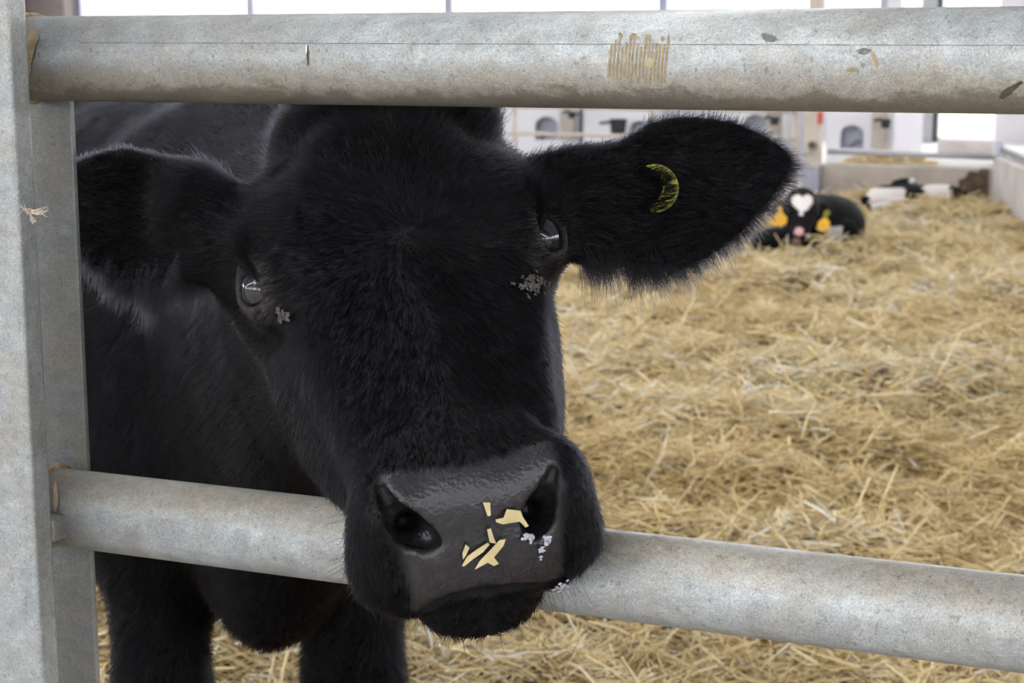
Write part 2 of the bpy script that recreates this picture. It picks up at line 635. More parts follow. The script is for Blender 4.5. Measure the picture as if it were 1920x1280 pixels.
# square post at the end of the fence
tp = TF - 0.05
s = s_of(1531, tp)
post = empty('pen_post', B(s, tp, 0), 'square beige post with a red mark at the corner of the pen fence', 'post')
mb = MB(); bbox(mb, s - .052, s + .052, tp - .05, tp + .05, z_of(1530, 312, tp), 1.5, .006); mb.build('shaft', M_BEIGE, post)
mb = MB(); bbox(mb, s - .058, s + .058, tp - .056, tp + .056, -.06, z_of(1530, 312, tp), .006)
foot = mb.build('sleeve', M_FRAME, post); foot['label'] = 'grey sleeve'
mb = MB(); bbox(mb, s_of(1541, tp), s_of(1551, tp), tp - .064, tp - .03, z_of(1545, 232, tp), z_of(1545, 208, tp), .003)
o = mb.build('marker', M_RED, post); o['label'] = 'red marker'
latch = empty('gate_latch', at_t(1522, 272, tp - .08), 'dark latch knob with a thin rod beside the square beige post', 'latch')
mb = MB(); mb.tube([at_t(1522, 272, tp - .115), at_t(1522, 272, tp - .056)], .026, 14); mb.build('knob', M_TIMBER, latch)
mb = MB(); mb.tube([at_t(1522, 280, tp - .08), at_t(1517, 287, tp - .08), at_t(1500, 290, tp - .06)], .007, 8); mb.build('rod', M_FRAME, latch)

# low concrete curb wall with a rail over it, and the side wall
zt0, zt1 = z_of(1600, 309, TF), z_of(1868, 316, TF)
mb = MB(); bbox(mb, sc_l, sc_r + .1, TF, TF + .15, -.2, (zt0 + zt1) / 2, .008)
kerb = struct('wall_pen', mb, M_CONC)
cp = at_t(1869, 380, TF)
side_dir = at_z(1935, 428, 0.0) - at_z(1869, 388, 0.0)
side_dir[2] = 0; side_dir /= np.linalg.norm(side_dir)
side_n = np.array([-side_dir[1], side_dir[0], 0])
if side_n[0] < 0: side_n = -side_n
hz_ = z_of(1869, 293, TF)
L = 2.4
mb = MB(); mb.box(B(sc_r + .02, TF, 0) + side_dir * (L / 2) + side_n * .06 + BZ * (hz_ - .3) / 2, side_dir, side_n, BZ, L / 2, .06, (hz_ + .3) / 2, .008)
struct('wall_side', mb, M_CONC_PALE)
mb = MB()
r0 = at_t(1552, 284, TF + .05); r1 = at_t(1872, 296, TF + .05)
lowrail = empty('low_rail', r0, 'grey steel rail running low above the concrete curb wall', 'rail')
mb.tube([r0, r1], .018); mb.build('tube', M_COLUMN, lowrail)
mb = MB(); mb.tube([r1 + BZ * .11, r1 - BZ * .3], .028); mb.build('end_post', M_GREYPL, lowrail)
mb = MB(); mb.tube([r1 + BZ * .0 - BY * .05, r1 + BZ * .0 - BY * .09], .02); mb.build('bolt', M_TIMBER, lowrail)
top = B(sc_r + .02, TF, hz_) + side_n * .06
sr = empty('side_rail', top, 'galvanised tube fixed along the top of the pale side wall', 'rail')
MB().tube([top + BZ * .045 + side_dir * .02, top + BZ * .045 + side_dir * L], .024).build('tube', M_RAIL, sr)
MB().tube([top + side_dir * .06 - BZ * .05, top + side_dir * .06 + BZ * .045], .014).build('bracket', M_COLUMN, sr)

# dark dung smear in the corner of the curb wall, standing proud of the concrete
mb = MB()
pts = [(1800, 362), (1811, 350), (1809, 338), (1822, 333), (1829, 321), (1845, 323), (1853, 316), (1866, 318), (1868, 394), (1816, 394), (1808, 378)]
mb.prism([(s_of(px, TF - .012), z_of(px, py, TF - .012)) for px, py in pts], BX, BZ, BY, B(0, TF - .012, 0), .014)
sm = mb.build('dung_smear', simple('brown_smear', (0.10, 0.07, 0.045), 0.95, 0.6, 14))
tag(sm, 'dark brown dung caked in the corner of the curb wall', 'dung')

# hay on the ledge behind the curb
def heap(name, c, ax, ay, rx, ry, hh, n, label, cat):
    r = np.random.default_rng(5)
    a = r.uniform(0, 6.28, n); q = np.sqrt(r.random(n))
    px_, py_ = q * np.cos(a), q * np.sin(a)
    x = c[0] + ax[0] * px_ * rx + ay[0] * py_ * ry
    y = c[1] + ax[1] * px_ * rx + ay[1] * py_ * ry
    z = c[2] + hh * np.clip(1 - q ** 1.6, 0, 1) * r.random(n) ** 0.3
    v, qd = strands(x, y, z, r.uniform(.06, .16, n), r.uniform(.003, .007, n), r.uniform(0, 6.28, n), r.normal(0, .25, n), r.normal(0, .01, n), r.uniform(0, 6, n))
    me = np_mesh(name, v, qd)
    at = me.attributes.new('tint', 'FLOAT', 'POINT')
    at.data.foreach_set('value', np.repeat(np.clip(r.normal(.72, .14, n), 0, 1), 9).astype(np.float32))
    o = link_mesh(name, me, M_STRAW)
    tag(o, label, cat, kind='stuff')


ledge_t = TF + .55
zledge = z_of(1660, 304, ledge_t)
mb = MB(); bbox(mb, sc_l, s_of(1868, ledge_t + .3), TF + .15, TF + 1.1, -.2, zledge - .02)
struct('trim_3', mb, M_CONC_PALE)
cc = at_t(1668, 300, ledge_t); cc[2] = zledge - .02
heap('hay_heap', cc, BX, BY, .30, .22, .085, 2600, 'yellow hay lying on the ledge behind the curb wall', 'hay')

# calf hutches in a row beyond the pen
TH_ = 13.6


def hutch(pl, pr, arch, panel, bucket, label, blabel):
    s0, s1 = s_of(pl, TH_), s_of(pr, TH_)
    h = empty('calf_hutch', B((s0 + s1) / 2, TH_, -.06), label, 'calf hutch', 'white calf hutches beyond the pen')
    zt = 1.25
    a0, a1 = s_of(arch[0], TH_), s_of(arch[1], TH_)
    ztop, zbot = z_of(arch[0], arch[2], TH_), z_of(arch[0], arch[3], TH_)
    # front panel with a round-topped opening
    ra = (a1 - a0) / 2
    mb = MB()
    arc = [(a0 + ra - ra * math.cos(q), ztop - ra * .75 + ra * .75 * math.sin(q)) for q in np.linspace(0, math.pi, 13)]
    lo = [(s0, -.06), (a0, -.06), (a0, zbot)]
    mb.prism([(s0, -.06), (a0, -.06), (a0, arc[0][1])] + arc[1:7] + [(a0 + ra, zt), (s0, zt)], BX, BZ, BY, B(0, TH_, 0), .04)
    mb.prism([(a1, -.06), (s1, -.06), (s1, zt), (a0 + ra, zt)] + arc[6:12] + [arc[12]], BX, BZ, BY, B(0, TH_, 0), .04)
    bbox(mb, a0, a1, TH_, TH_ + .04, -.06, zbot)
    mb.build('front_panel', M_PLASTIC, h)
    mb = MB()
    bbox(mb, s0, s0 + .04, TH_ + .04, TH_ + 1.3, -.06, zt); bbox(mb, s1 - .04, s1, TH_ + .04, TH_ + 1.3, -.06, zt)
    bbox(mb, s0, s1, TH_ + 1.3, TH_ + 1.34, -.06, zt); bbox(mb, s0, s1, TH_, TH_ + 1.34, zt, zt + .04)
    mb.build('shell', M_PLASTIC, h)
    mb = MB()
    bbox(mb, a0 - .03, a1 + .03, TH_ + .12, TH_ + .15, -.06, zt - .1)
    o = mb.build('inner_flap', M_GREYPL, h); o['label'] = 'grey inner flap'
    mb = MB(); mb.tube([at_t(arch[0] + 12, arch[3] - 2, TH_ + .1), at_t(arch[0] + 22, arch[3] - 13, TH_ + .1), at_t(arch[1] - 6, arch[3] - 14, TH_ + .1)], .012, 8)
    mb.build('handle', M_FRAME, h)
    if panel:
        mb = MB(); bbox(mb, s_of(panel[0], TH_ - .05), s_of(panel[1], TH_ - .05), TH_ - .06, TH_ - .005, z_of(panel[0], panel[3], TH_ - .05), z_of(panel[0], panel[2], TH_ - .05), .008)
        o = mb.build('side_board', M_CONC, h); o['label'] = 'greyish tan side board'
    if bucket:
        bx_, by_, rr = bucket
        tb = TH_ - .2
        c = at_t(bx_, by_, tb)
        b = empty('bucket', c, blabel, 'bucket', 'black feed buckets on the hutches')
        hgt_ = rr * 1.5
        mb = MB(); mb.tube([c - BZ * hgt_ * .6, c - BZ * hgt_ * .5, c + BZ * hgt_ * .5, c + BZ * hgt_ * .5, c - BZ * hgt_ * .3], [rr * .75, rr * .82, rr, rr * .92, rr * .7], 18)
        mb.build('pail', M_BLACKPL, b)
        mb = MB(); mb.tube([c - BX * rr * 2.2 + BZ * .02, c - BX * rr * .8 + BZ * .03], .012, 8); mb.tube([c + BY * .02, c + BY * .17], .012, 8)
        mb.build('bracket', M_BLACKPL, b)


hutch(940, 1083, (1003, 1047, 218, 262), (1050, 1078, 207, 262), (1072, 215, .035), 'white calf hutch with a grey arched opening, nearest the cow\'s forehead', 'small black bucket on the tan board of the hutch nearest the cow\'s forehead')
hutch(1095, 1236, (1182, 1222, 226, 264), None, (1159, 236, .075), 'white calf hutch with a big black bucket on its front, above the ear root', 'big black bucket on the white hutch above the ear root')
hutch(1300, 1478, (1400, 1440, 214, 266), (1440, 1468, 207, 262), (1452, 226, .04), 'white calf hutch mostly hidden behind the large black ear', 'small black bucket half hidden behind the ear tip')
hutch(1556, 1684, (1582, 1626, 234, 278), (1640, 1670, 210, 278), (1661, 231, .042), 'white calf hutch right of the square beige post', 'small black bucket on an arm, right of the square beige post')

# column, boards and sill by the open doors
mb = MB(); tc = T1 - .25
bbox(mb, s_of(1728, tc), s_of(1756, tc), tc, tc + .2, -.06, EAVE, .01)
struct('trim_4', mb, M_COLUMN)
mb = MB(); bbox(mb, s_of(1756.5, tc), s_of(1764, tc), tc + .02, tc + .18, z_of(1760, 266, tc), EAVE, .004)
struct('trim_5', mb, M_BLACKPL)
tb = 16.5
mb = MB(); bbox(mb, s_of(1692, tb), s_of(1720, tb), tb, tb + .3, -.06, z_of(1700, 251, tb), .01)
o = mb.build('crate', M_TAN); tag(o, 'tan wooden crate standing in front of the bright doorway', 'crate')
mb = MB(); bbox(mb, s_of(1766, tb + 1.5), s_of(1874, tb + 1.5), tb + 1.5, tb + 1.7, -.06, z_of(1800, 262, tb + 1.5), .01)
struct('trim_6', mb, M_CONC_PALE)

# ------------------------------------------------------------------ the gate in front
TOPA, TOPB = P(53, 110, 1.425), P(1920, 113.5, 1.106)
RT = 0.0351
BOTA, BOTB = P(97, 948, 1.475), P(1920, 1169.5, 1.172)
RB = 0.0338


def axis(a, b, r, ext):
    d = (b - a) / np.linalg.norm(b - a)
    return dict(a=a, b=b + d * ext, d=d, r=r)


RTOP = axis(TOPA, TOPB, RT, 0.55)
RBOT = axis(BOTA, BOTB, RB, 0.55)
gate = empty('steel_gate', np.array([*P(110, 640, 1.43)[:2], 0.0]), 'galvanised steel tube gate across the picture, the black cow looking through it', 'gate')


def gate_rail(rail, dust_shade):
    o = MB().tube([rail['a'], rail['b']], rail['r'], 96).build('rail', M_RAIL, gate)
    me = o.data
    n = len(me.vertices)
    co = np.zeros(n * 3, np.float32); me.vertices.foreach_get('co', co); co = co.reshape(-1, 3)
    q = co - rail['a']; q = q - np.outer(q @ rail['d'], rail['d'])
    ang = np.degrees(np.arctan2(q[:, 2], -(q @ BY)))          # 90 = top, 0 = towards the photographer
    at = me.attributes.new('dust_shade', 'FLOAT', 'POINT')
    at.data.foreach_set('value', np.array([dust_shade(a) for a in ang], np.float32))
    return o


gate_rail(RTOP, lambda a: float(np.interp(a, [-180, -90, -50, -15, 10, 40, 60, 80, 120, 180], [1.5, 1.5, 1.05, .62, .30, .05, .15, .65, .6, .6])))  # underside values paint shade in with the grime; upper ones are dust
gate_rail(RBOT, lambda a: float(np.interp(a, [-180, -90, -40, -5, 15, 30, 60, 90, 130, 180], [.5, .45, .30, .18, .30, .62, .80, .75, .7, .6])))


def hit(rail, px, py, lift=0.0004):
    """where the sight line meets the tube's surface: a point on it"""
    d = ray(px, py); o = CAM - rail['a']
    dd = d - rail['d'] * (d @ rail['d']); oo = o - rail['d'] * (o @ rail['d'])
    r = rail['r'] + lift
    A_, B_, C_ = dd @ dd, 2 * dd @ oo, oo @ oo - r * r
    disc = B_ * B_ - 4 * A_ * C_
    k = (-B_ - math.sqrt(max(disc, 0))) / (2 * A_)
    return CAM + d * k


def on_tube(mb, rail, outline, step=6.0, lift=0.0004):
    """a thin patch lying on the tube: outline = [(x_left(y), x_right(y)) rows]"""
    rows = []
    for (py, xa, xb) in outline:
        m = max(2, int(abs(xb - xa) / step) + 1)
        rows.append((py, xa, xb))
    n = 6
    grid = [[mb.bm.verts.new(V3(hit(rail, xa + (xb - xa) * k / n, py, lift))) for k in range(n + 1)] for py, xa, xb in rows]
    for r0, r1 in zip(grid, grid[1:]):
        for k in range(n):
            mb.bm.faces.new((r0[k], r0[k + 1], r1[k + 1], r1[k]))
    return mb


# mud print of fine upright ridges
mb = MB()
for i in range(16):
    x = 1146 + i * 7.0
    y0 = 82 + random.uniform(-4, 6) - (14 if i in (1, 2, 5, 6, 9, 10, 15) else 0)
    y1 = 150 + random.uniform(-8, 12)
    ys = np.linspace(y0, y1, 9)
    on_tube(mb, RTOP, [(y, x - (y - 80) * .10 - 1.2 + random.uniform(-.7, .7), x - (y - 80) * .10 + 2.4 + random.uniform(-.7, .9)) for y in ys])
o = mb.build('mud_print', M_MUD, gate); o['label'] = 'mud print of fine upright ridges'
stain = NT('mud_stain')
fv = stain.noise(70, 5, .7, stain.coord())
stain.set(Base_Color=stain.ramp(fv, [(.3, (.25, .19, .10)), (.7, (.42, .36, .24))]), Roughness=.9)


def blot(px, py, w, h, seed, mat, name, rail, n=9, skew=0.0):
    r = random.Random(seed)
    mb = MB()
    ys = np.linspace(-1, 1, n)
    rows = []
    for q in ys:
        e = math.sqrt(max(1 - q * q, 0.02))
        c = px + skew * q * h
        rows.append((py + q * h, c - w * e * r.uniform(.5, 1.1), c + w * e * r.uniform(.5, 1.1)))
    on_tube(mb, rail, rows)
    o = mb.build(name, mat, gate)
    return o


blot(1218, 118, 12, 9, 1, stain.m, 'mud_spot', RTOP)
for i, (px, py, w, h, m, sk) in enumerate(((1640, 110, 5, 16, stain.m, .4), (1620, 96, 17, 6, M_SEAM, 0), (1896, 168, 12, 16, M_MUDDARK, -1.2), (1880, 182, 9, 3, M_MUDDARK, 0), (1440, 70, 16, 8, M_SEAM, 1.0), (1163, 66, 5, 5, M_MUD, 0), (1188, 68, 9, 6, M_MUD, 0), (1242, 72, 4, 5, M_MUD, 0), (1215, 70, 4, 6, M_MUD, 0), (1595, 130, 10, 5, M_MUD, 0))):
    blot(px, py, w, h, 20 + i, m, 'mud_spot', RTOP, skew=sk)
o = blot(577, 104, 2.6, 20, 4, M_MUDDARK, 'drip', RTOP); o['label'] = 'dark drip mark'
blot(574, 92, 1.6, 9, 6, M_PLASTIC, 'drip', RTOP)['label'] = 'pale drip mark'
RUST = NT('rust_stain')
RUST.set(Base_Color=RUST.ramp(RUST.noise(90, 6, .75, RUST.coord()), [(.3, (.20, .12, .06)), (.5, (.34, .25, .16)), (.7, (.42, .36, .28))]), Roughness=.85)
for px, py, w, h, sd, rl in ((57, 84, 9, 34, 51, RTOP), (64, 70, 12, 16, 52, RTOP), (53, 128, 6, 16, 53, RTOP), (104, 930, 5, 30, 54, RBOT)):
    blot(px, py, w, h, sd, RUST.m, 'rust_stain', rl)['label'] = 'tan rust stain'
# thin seam line along the top tube, in broken stretches
mb = MB()
f = lambda x: 80 + (x - 170) * .0028
g = [[mb.bm.verts.new(V3(hit(RTOP, x, f(x) + q * (.45 + .5 * math.sin(x * .037) ** 2), .0003))) for q in (-.8, .8)] for x in np.linspace(150, 1930, 90)]
for a, b in zip(g, g[1:]):
    mb.bm.faces.new((a[0], b[0], b[1], a[1]))
mb.build('seam', M_SEAM, gate)
for i in range(46):
    px = random.uniform(180, 1900); rail = RTOP if i % 2 else RBOT
    if rail is RBOT and 640 < px < 1130: continue
    py = (random.uniform(40, 165) if rail is RTOP else 950 + (px - 130) * .123 + random.uniform(-55, 55))
    pass
# upright of the gate and its square end plates
zt, zb_ = P(92, 62, 1.44)[2], -0.06
sx = P(112, 640, 1.478)
mb = MB(); mb.box(np.array([sx[0], sx[1], (zt + zb_) / 2]), BX, BY, BZ, .0250, .003, (zt - zb_) / 2, .0012)
mb.build('stile', M_STILE, gate)
ex = RTOP['b']
mb = MB(); mb.box(np.array([ex[0], ex[1], (zt + zb_) / 2]), BX, BY, BZ, .03, .02, (zt - zb_) / 2, .003)
mb.build('stile', M_STILE, gate)


def weld(a, rail, ang0, ang1, rr=0.006, n=18):
    mb = MB()
    x = np.cross(rail['d'], BZ); x /= np.linalg.norm(x)
    y = np.cross(x, rail['d'])
    pts, rad = [], []
    for i, q in enumerate(np.linspace(ang0, ang1, n)):
        pts.append(a + (x * math.cos(q) + y * math.sin(q)) * (rail['r'] * .98) + rail['d'] * random.uniform(-.001, .001))
        rad.append(rr * random.uniform(.7, 1.15))
    mb.tube(pts, rad, 8)
    o = mb.build('weld', M_WELD, gate)
    o['label'] = 'rust-brown weld bead'


weld(RTOP['a'] + RTOP['d'] * .003, RTOP, 0, 2 * math.pi - .3)
weld(RBOT['a'] + RBOT['d'] * .004, RBOT, 0, 2 * math.pi - .3, .005)
# small lug between the lower tube and the post
lg = P(99, 988, 1.432)
mb = MB(); mb.box(lg, BX, BY, BZ, .010, .012, .011, .004); mb.build('lug', M_STILE, gate)

# post in front, cut by the left edge of the picture
pe = P(46, 640, 1.362)
pc = np.array([pe[0], pe[1], 0]) - BX * .06 + BY * .012
mb = MB(); mb.box(np.array([pc[0], pc[1], .7]), BX, BY, BZ, .06, .012, .76, .0035)
gp = mb.build('gate_post', M_POST)
tag(gp, 'grey-green flat steel post along the left edge of the picture', 'post')
# pale hairs snagged on it
mb = MB()
hr = random.Random(2)
for i in range(20):
    a = P(54 + hr.uniform(-4, 6), 396 + hr.uniform(-5, 5), 1.335)
    ex_ = hr.choice((-1, 1)) * hr.uniform(14, 34)
    pts = [a, P(60 + ex_ * .5, 396 + hr.uniform(-8, 8), 1.325), P(60 + ex_, 394 + hr.uniform(-16, 16), 1.322)]
    mb.tube(pts, [.00022, .0002, .0001], 4, False)
for i in range(5):
    a = P(56, 400 + i * 3, 1.335)
    mb.tube([a, P(62, 408 + i * 3, 1.325), P(68, 412 + hr.uniform(-2, 4), 1.325)], [.0002, .0002, .0001], 4, False)
o = mb.build('hair_tuft', M_WHITE_HAIR)
tag(o, 'tuft of pale hair snagged on the edge of the grey-green post', 'hair')

# ------------------------------------------------------------------ implicit shapes -> one mesh
class Field:
    def __init__(self, xs, ys, zs):
        self.ax = [np.asarray(a, np.float32) for a in (xs, ys, zs)]
        self.f = np.full([len(a) for a in self.ax], 1.0, np.float32)

    def block(self, lo, hi):
        sl = []
        for a, l, h in zip(self.ax, lo, hi):
            i0 = max(int(np.searchsorted(a, l)) - 1, 0)
            i1 = min(int(np.searchsorted(a, h)) + 1, len(a))
            if i1 <= i0: return None, None
            sl.append(slice(i0, i1))
        g = np.meshgrid(*[a[s] for a, s in zip(self.ax, sl)], indexing='ij')
        return tuple(sl), np.stack(g, -1)

    def apply(self, lo, hi, fn, k, mode='add'):
        sl, p = self.block(lo, hi)
        if sl is None: return
        d = fn(p).astype(np.float32)
        f = self.f[sl]
        if mode == 'cut': d = -d
        s = 1 if mode == 'add' else -1
        a, b = f * s, d * s
        if k > 0:
            h = np.maximum(k - np.abs(a - b), 0) / k
            r = np.minimum(a, b) - h * h * k * 0.25
        else:
            r = np.minimum(a, b)
        self.f[sl] = r * s

    def cone(self, a, b, ra, rb, k=0.02, mode='add'):
        a = np.asarray(a, np.float32); b = np.asarray(b, np.float32)
        m = max(ra, rb) + k + 0.02
        ab = b - a; L2 = float(ab @ ab) + 1e-12

        def fn(p):
            q = p - a
            t = np.clip((q @ ab) / L2, 0, 1)
            return np.linalg.norm(q - t[..., None] * ab, axis=-1) - (ra + (rb - ra) * t)
        self.apply(np.minimum(a, b) - m, np.maximum(a, b) + m, fn, k, mode)

    def ell(self, c, r, R=None, k=0.02, mode='add'):
        """ellipsoid, R rows = its own axes"""
        c = np.asarray(c, np.float32); r = np.asarray(r, np.float32)
        R = np.eye(3) if R is None else np.asarray(R)
        ext = np.sqrt(((R * r[:, None]) ** 2).sum(0)) + k + 0.02
        Rt = R.T.astype(np.float32)

        def fn(p):
            q = (p - c) @ Rt
            k0 = np.linalg.norm(q / r, axis=-1)
            k1 = np.linalg.norm(q / (r * r), axis=-1) + 1e-9
            return k0 * (k0 - 1) / k1
        self.apply(c - ext, c + ext, fn, k, mode)

    def mesh(self):
        f = self.f
        ins = f < 0
        c = ins[:-1, :-1, :-1].astype(np.int8)
        tot = np.zeros_like(c)
        for i in (0, 1):
            for j in (0, 1):
                for k in (0, 1):
                    tot += ins[i:i + c.shape[0], j:j + c.shape[1], k:k + c.shape[2]]
        act = (tot > 0) & (tot < 8)
        ci = np.argwhere(act)
        vid = np.full(c.shape, -1, np.int32)
        vid[act] = np.arange(len(ci))
        acc = np.zeros((len(ci), 3)); cnt = np.zeros(len(ci))
        corners = [(i, j, k) for i in (0, 1) for j in (0, 1) for k in (0, 1)]
        val = {q: f[ci[:, 0] + q[0], ci[:, 1] + q[1], ci[:, 2] + q[2]] for q in corners}
        pos = {q: np.stack([self.ax[m][ci[:, m] + q[m]] for m in range(3)], -1) for q in corners}
        for q in corners:
            for m in range(3):
                if q[m] == 0:
                    r = list(q); r[m] = 1; r = tuple(r)
                    a, b = val[q], val[r]
                    x = (a < 0) != (b < 0)
                    t = np.where(x, a / np.where(x, a - b, 1), 0)[:, None]
                    acc += np.where(x[:, None], pos[q] + (pos[r] - pos[q]) * t, 0)
                    cnt += x
        V = acc / cnt[:, None]
        Q = []
        for m in range(3):
            sa = [slice(None)] * 3; sb = [slice(None)] * 3
            sa[m] = slice(0, -1); sb[m] = slice(1, None)
            a, b = ins[tuple(sa)], ins[tuple(sb)]
            e = np.argwhere(a != b)
            u, v = (m + 1) % 3, (m + 2) % 3
            ok = (e[:, u] > 0) & (e[:, v] > 0) & (e[:, u] < c.shape[u]) & (e[:, v] < c.shape[v])
            e = e[ok]
            fl = a[e[:, 0], e[:, 1], e[:, 2]]

            def cell(du, dv):
                x = e.copy(); x[:, u] += du; x[:, v] += dv
                return vid[x[:, 0], x[:, 1], x[:, 2]]
            q = np.stack([cell(-1, -1), cell(0, -1), cell(0, 0), cell(-1, 0)], -1)
            q[~fl] = q[~fl][:, ::-1]
            Q.append(q)
        return V, np.concatenate(Q)


def axis_grid(lo, hi, flo, fhi, coarse, fine):
    return np.concatenate([np.arange(lo, flo, coarse), np.arange(flo, fhi, fine), np.arange(fhi, hi + coarse, coarse)])


def vertex_normals(V, Q):
    n = np.zeros_like(V)
    fn = np.cross(V[Q[:, 2]] - V[Q[:, 0]], V[Q[:, 3]] - V[Q[:, 1]])
    for k in range(4):
        np.add.at(n, Q[:, k], fn)
    return n / (np.linalg.norm(n, axis=1, keepdims=True) + 1e-12)


def smooth_mesh(V, Q, it, lam=0.5):
    E = np.concatenate([Q[:, [0, 1]], Q[:, [1, 2]], Q[:, [2, 3]], Q[:, [3, 0]]])
    for _ in range(it):
        for l in (lam, -lam * 1.04):
            a = np.zeros_like(V); c = np.zeros(len(V))
            np.add.at(a, E[:, 0], V[E[:, 1]]); np.add.at(a, E[:, 1], V[E[:, 0]])
            np.add.at(c, E[:, 0], 1); np.add.at(c, E[:, 1], 1)
            V = V + l * (a / c[:, None] - V)
    return V


def spline(xs, ys, x):
    """monotone cubic through the points"""
    xs = np.asarray(xs, float); ys = np.asarray(ys, float)
    h = np.diff(xs); d = np.diff(ys) / h
    m = np.zeros_like(ys); m[1:-1] = np.where(d[:-1] * d[1:] > 0, 2 * d[:-1] * d[1:] / (d[:-1] + d[1:] + 1e-12), 0)
    m[0], m[-1] = d[0], d[-1]
    g = np.linspace(xs[0], xs[-1], 600)
    i = np.clip(np.searchsorted(xs, g) - 1, 0, len(h) - 1)
    t = (g - xs[i]) / h[i]
    y = ys[i] * (2 * t ** 3 - 3 * t ** 2 + 1) + m[i] * h[i] * (t ** 3 - 2 * t ** 2 + t) + ys[i + 1] * (-2 * t ** 3 + 3 * t ** 2) + m[i + 1] * h[i] * (t ** 3 - t ** 2)
    return np.interp(x, g, y)


# ------------------------------------------------------------------ the black cow
FINE = 0.0033
EL, ER = P(502, 543, 1.346), P(1000, 453, 1.380)
U = (ER - EL) / np.linalg.norm(ER - EL)
_M0 = P(770, 491, 1.307)
_N0 = P(856, 938, 1.16)
Vv = _N0 - _M0
Vv = Vv - U * (Vv @ U); Vv /= np.linalg.norm(Vv)
W = np.cross(U, Vv)
if W @ FWD > 0: W = -W
HM = _M0
HR = np.stack([U, Vv, W])


def H(u, v, w):
    return HM + U * u + Vv * v + W * w


def hloc(p):
    return (np.asarray(p) - HM) @ HR.T


cow_root = np.array([*P(480, 640, 2.1)[:2], 0.0])
xs = axis_grid(-1.15, .42, -.50, .30, .016, FINE)
ys = axis_grid(1.02, 3.9, 1.06, 1.60, .016, FINE)
zs = axis_grid(-.03, 1.30, .56, 1.16, .014, FINE)
fd = Field(xs, ys, zs)

# trunk, neck and legs (depths along the view, pixels of the photo)
I3 = np.stack([RIGHT, np.array([0, 0, 1.0]), np.array([0, 1.0, 0])])
sh = P(520, 600, 2.05)
bd = np.array([-.45, 1.0, 0]); bd /= np.linalg.norm(bd)        # the trunk runs back and to the left
bs = np.array([bd[1], -bd[0], 0])
BR = np.stack([bs, BZ, bd])
c0 = np.array([sh[0], sh[1], 0.0])
fd.ell(c0 + bd * .15 + BZ * .725, (.255, .31, .40), BR, .05)
fd.ell(c0 + bd * .62 + BZ * .715, (.30, .30, .55), BR, .08)
fd.ell(c0 + bd * 1.15 + BZ * .76, (.255, .27, .40), BR, .08)
fd.cone(c0 + bd * .12 + BZ * .90, c0 + bd * 1.3 + BZ * .93, .105, .095, .08)
fd.ell(c0 - bd * .02 + bs * .17 + BZ * .70, (.11, .23, .17), BR, .06)
fd.ell(c0 - bd * .02 - bs * .17 + BZ * .70, (.11, .23, .17), BR, .06)
# neck
hb = H(0, -.10, -.14)
fd.cone(hb, c0 + BZ * .80 + bd * .05, .105, .215, .10)
fd.cone(H(0, -.02, -.19), c0 + BZ * .62 - bd * .05, .085, .17, .10)
# dewlap and brisket
fd.ell(P(508, 1062, 1.86), (.050, .082, .10), I3, .05)
fd.cone(P(600, 880, 1.66), P(510, 1070, 1.86), .05, .055, .06)
# forelegs
for (px, top, bx_) in ((304, 1010, 0), (664, 1010, 0)):
    a = P(px + (-4 if px < 400 else -8), top, 1.98); b = P(px, 1290, 1.99)
    kz = .30
    kn = np.array([b[0], b[1], kz])
    fd.cone(a, b, .070, .047 if px < 400 else .051, .03)
    fd.cone(b, kn, .047 if px < 400 else .051, .042, .04)
    fd.ell(kn, (.044, .05, .044), None, .03)
    fd.cone(kn, np.array([b[0], b[1] + .01, .13]), .034, .029, .03)
    fd.ell(np.array([b[0], b[1] - .005, .115]), (.036, .038, .036), None, .02)
    fd.cone(np.array([b[0], b[1] - .02, .075]), np.array([b[0], b[1] - .035, .02]), .034, .043, .02)
# hind legs
for sgn in (-1, 1):
    hip = c0 + bd * 1.25 + bs * .16 * sgn + BZ * .66
    stf = c0 + bd * 1.10 + bs * .19 * sgn + BZ * .50
    hock = c0 + bd * 1.48 + bs * .15 * sgn + BZ * .38
    fet = c0 + bd * 1.42 + bs * .15 * sgn
    fd.cone(hip, stf, .15, .10, .06)
    fd.cone(stf, hock, .09, .045, .04)
    fd.cone(hock, fet + BZ * .1, .04, .031, .03)
    fd.cone(fet + BZ * .08, fet + BZ * .02 - bd * .02, .034, .043, .02)

# head: a lofted block (half width, dorsal and ventral line along the face)
vk = [-.245, -.228, -.195, -.14, -.08, -.03, .0, .05, .10, .145, .175, .195, .212, .228, .240, .248, .254]
ak = [.004, .062, .088, .106, .112, .112, .109, .092, .078, .075, .080, .083, .080, .073, .060, .040, .004]
tk = [-.060, -.034, -.008, .003, .005, .003, .000, -.005, -.010, -.014, -.012, -.011, -.018, -.034, -.050, -.064, -.085]
bk = [-.105, -.125, -.150, -.175, -.195, -.205, -.205, -.185, -.152, -.124, -.113, -.116, -.116, -.114, -.108, -.100, -.089]
ek = [2.2, 2.2, 2.3, 2.5, 2.6, 2.5, 2.4, 2.3, 2.2, 2.3, 2.5, 2.7, 2.7, 2.6, 2.4, 2.2, 2.2]


def head_fn(p):
    q = (p - HM.astype(np.float32)) @ HR.T.astype(np.float32)
    u, v, w = q[..., 0], q[..., 1], q[..., 2]
    vc = np.clip(v, vk[0], vk[-1])
    a = spline(vk, ak, vc); t = spline(vk, tk, vc); b = spline(vk, bk, vc); e = spline(vk, ek, vc)
    c = (t + b) * .5; hh = np.maximum((t - b) * .5, .004)
    n = (np.abs(u / a) ** e + np.abs((w - c) / hh) ** e) ** (1 / e)
    d = (n - 1) * np.minimum(a, hh)
    return d + np.abs(v - vc) * .9


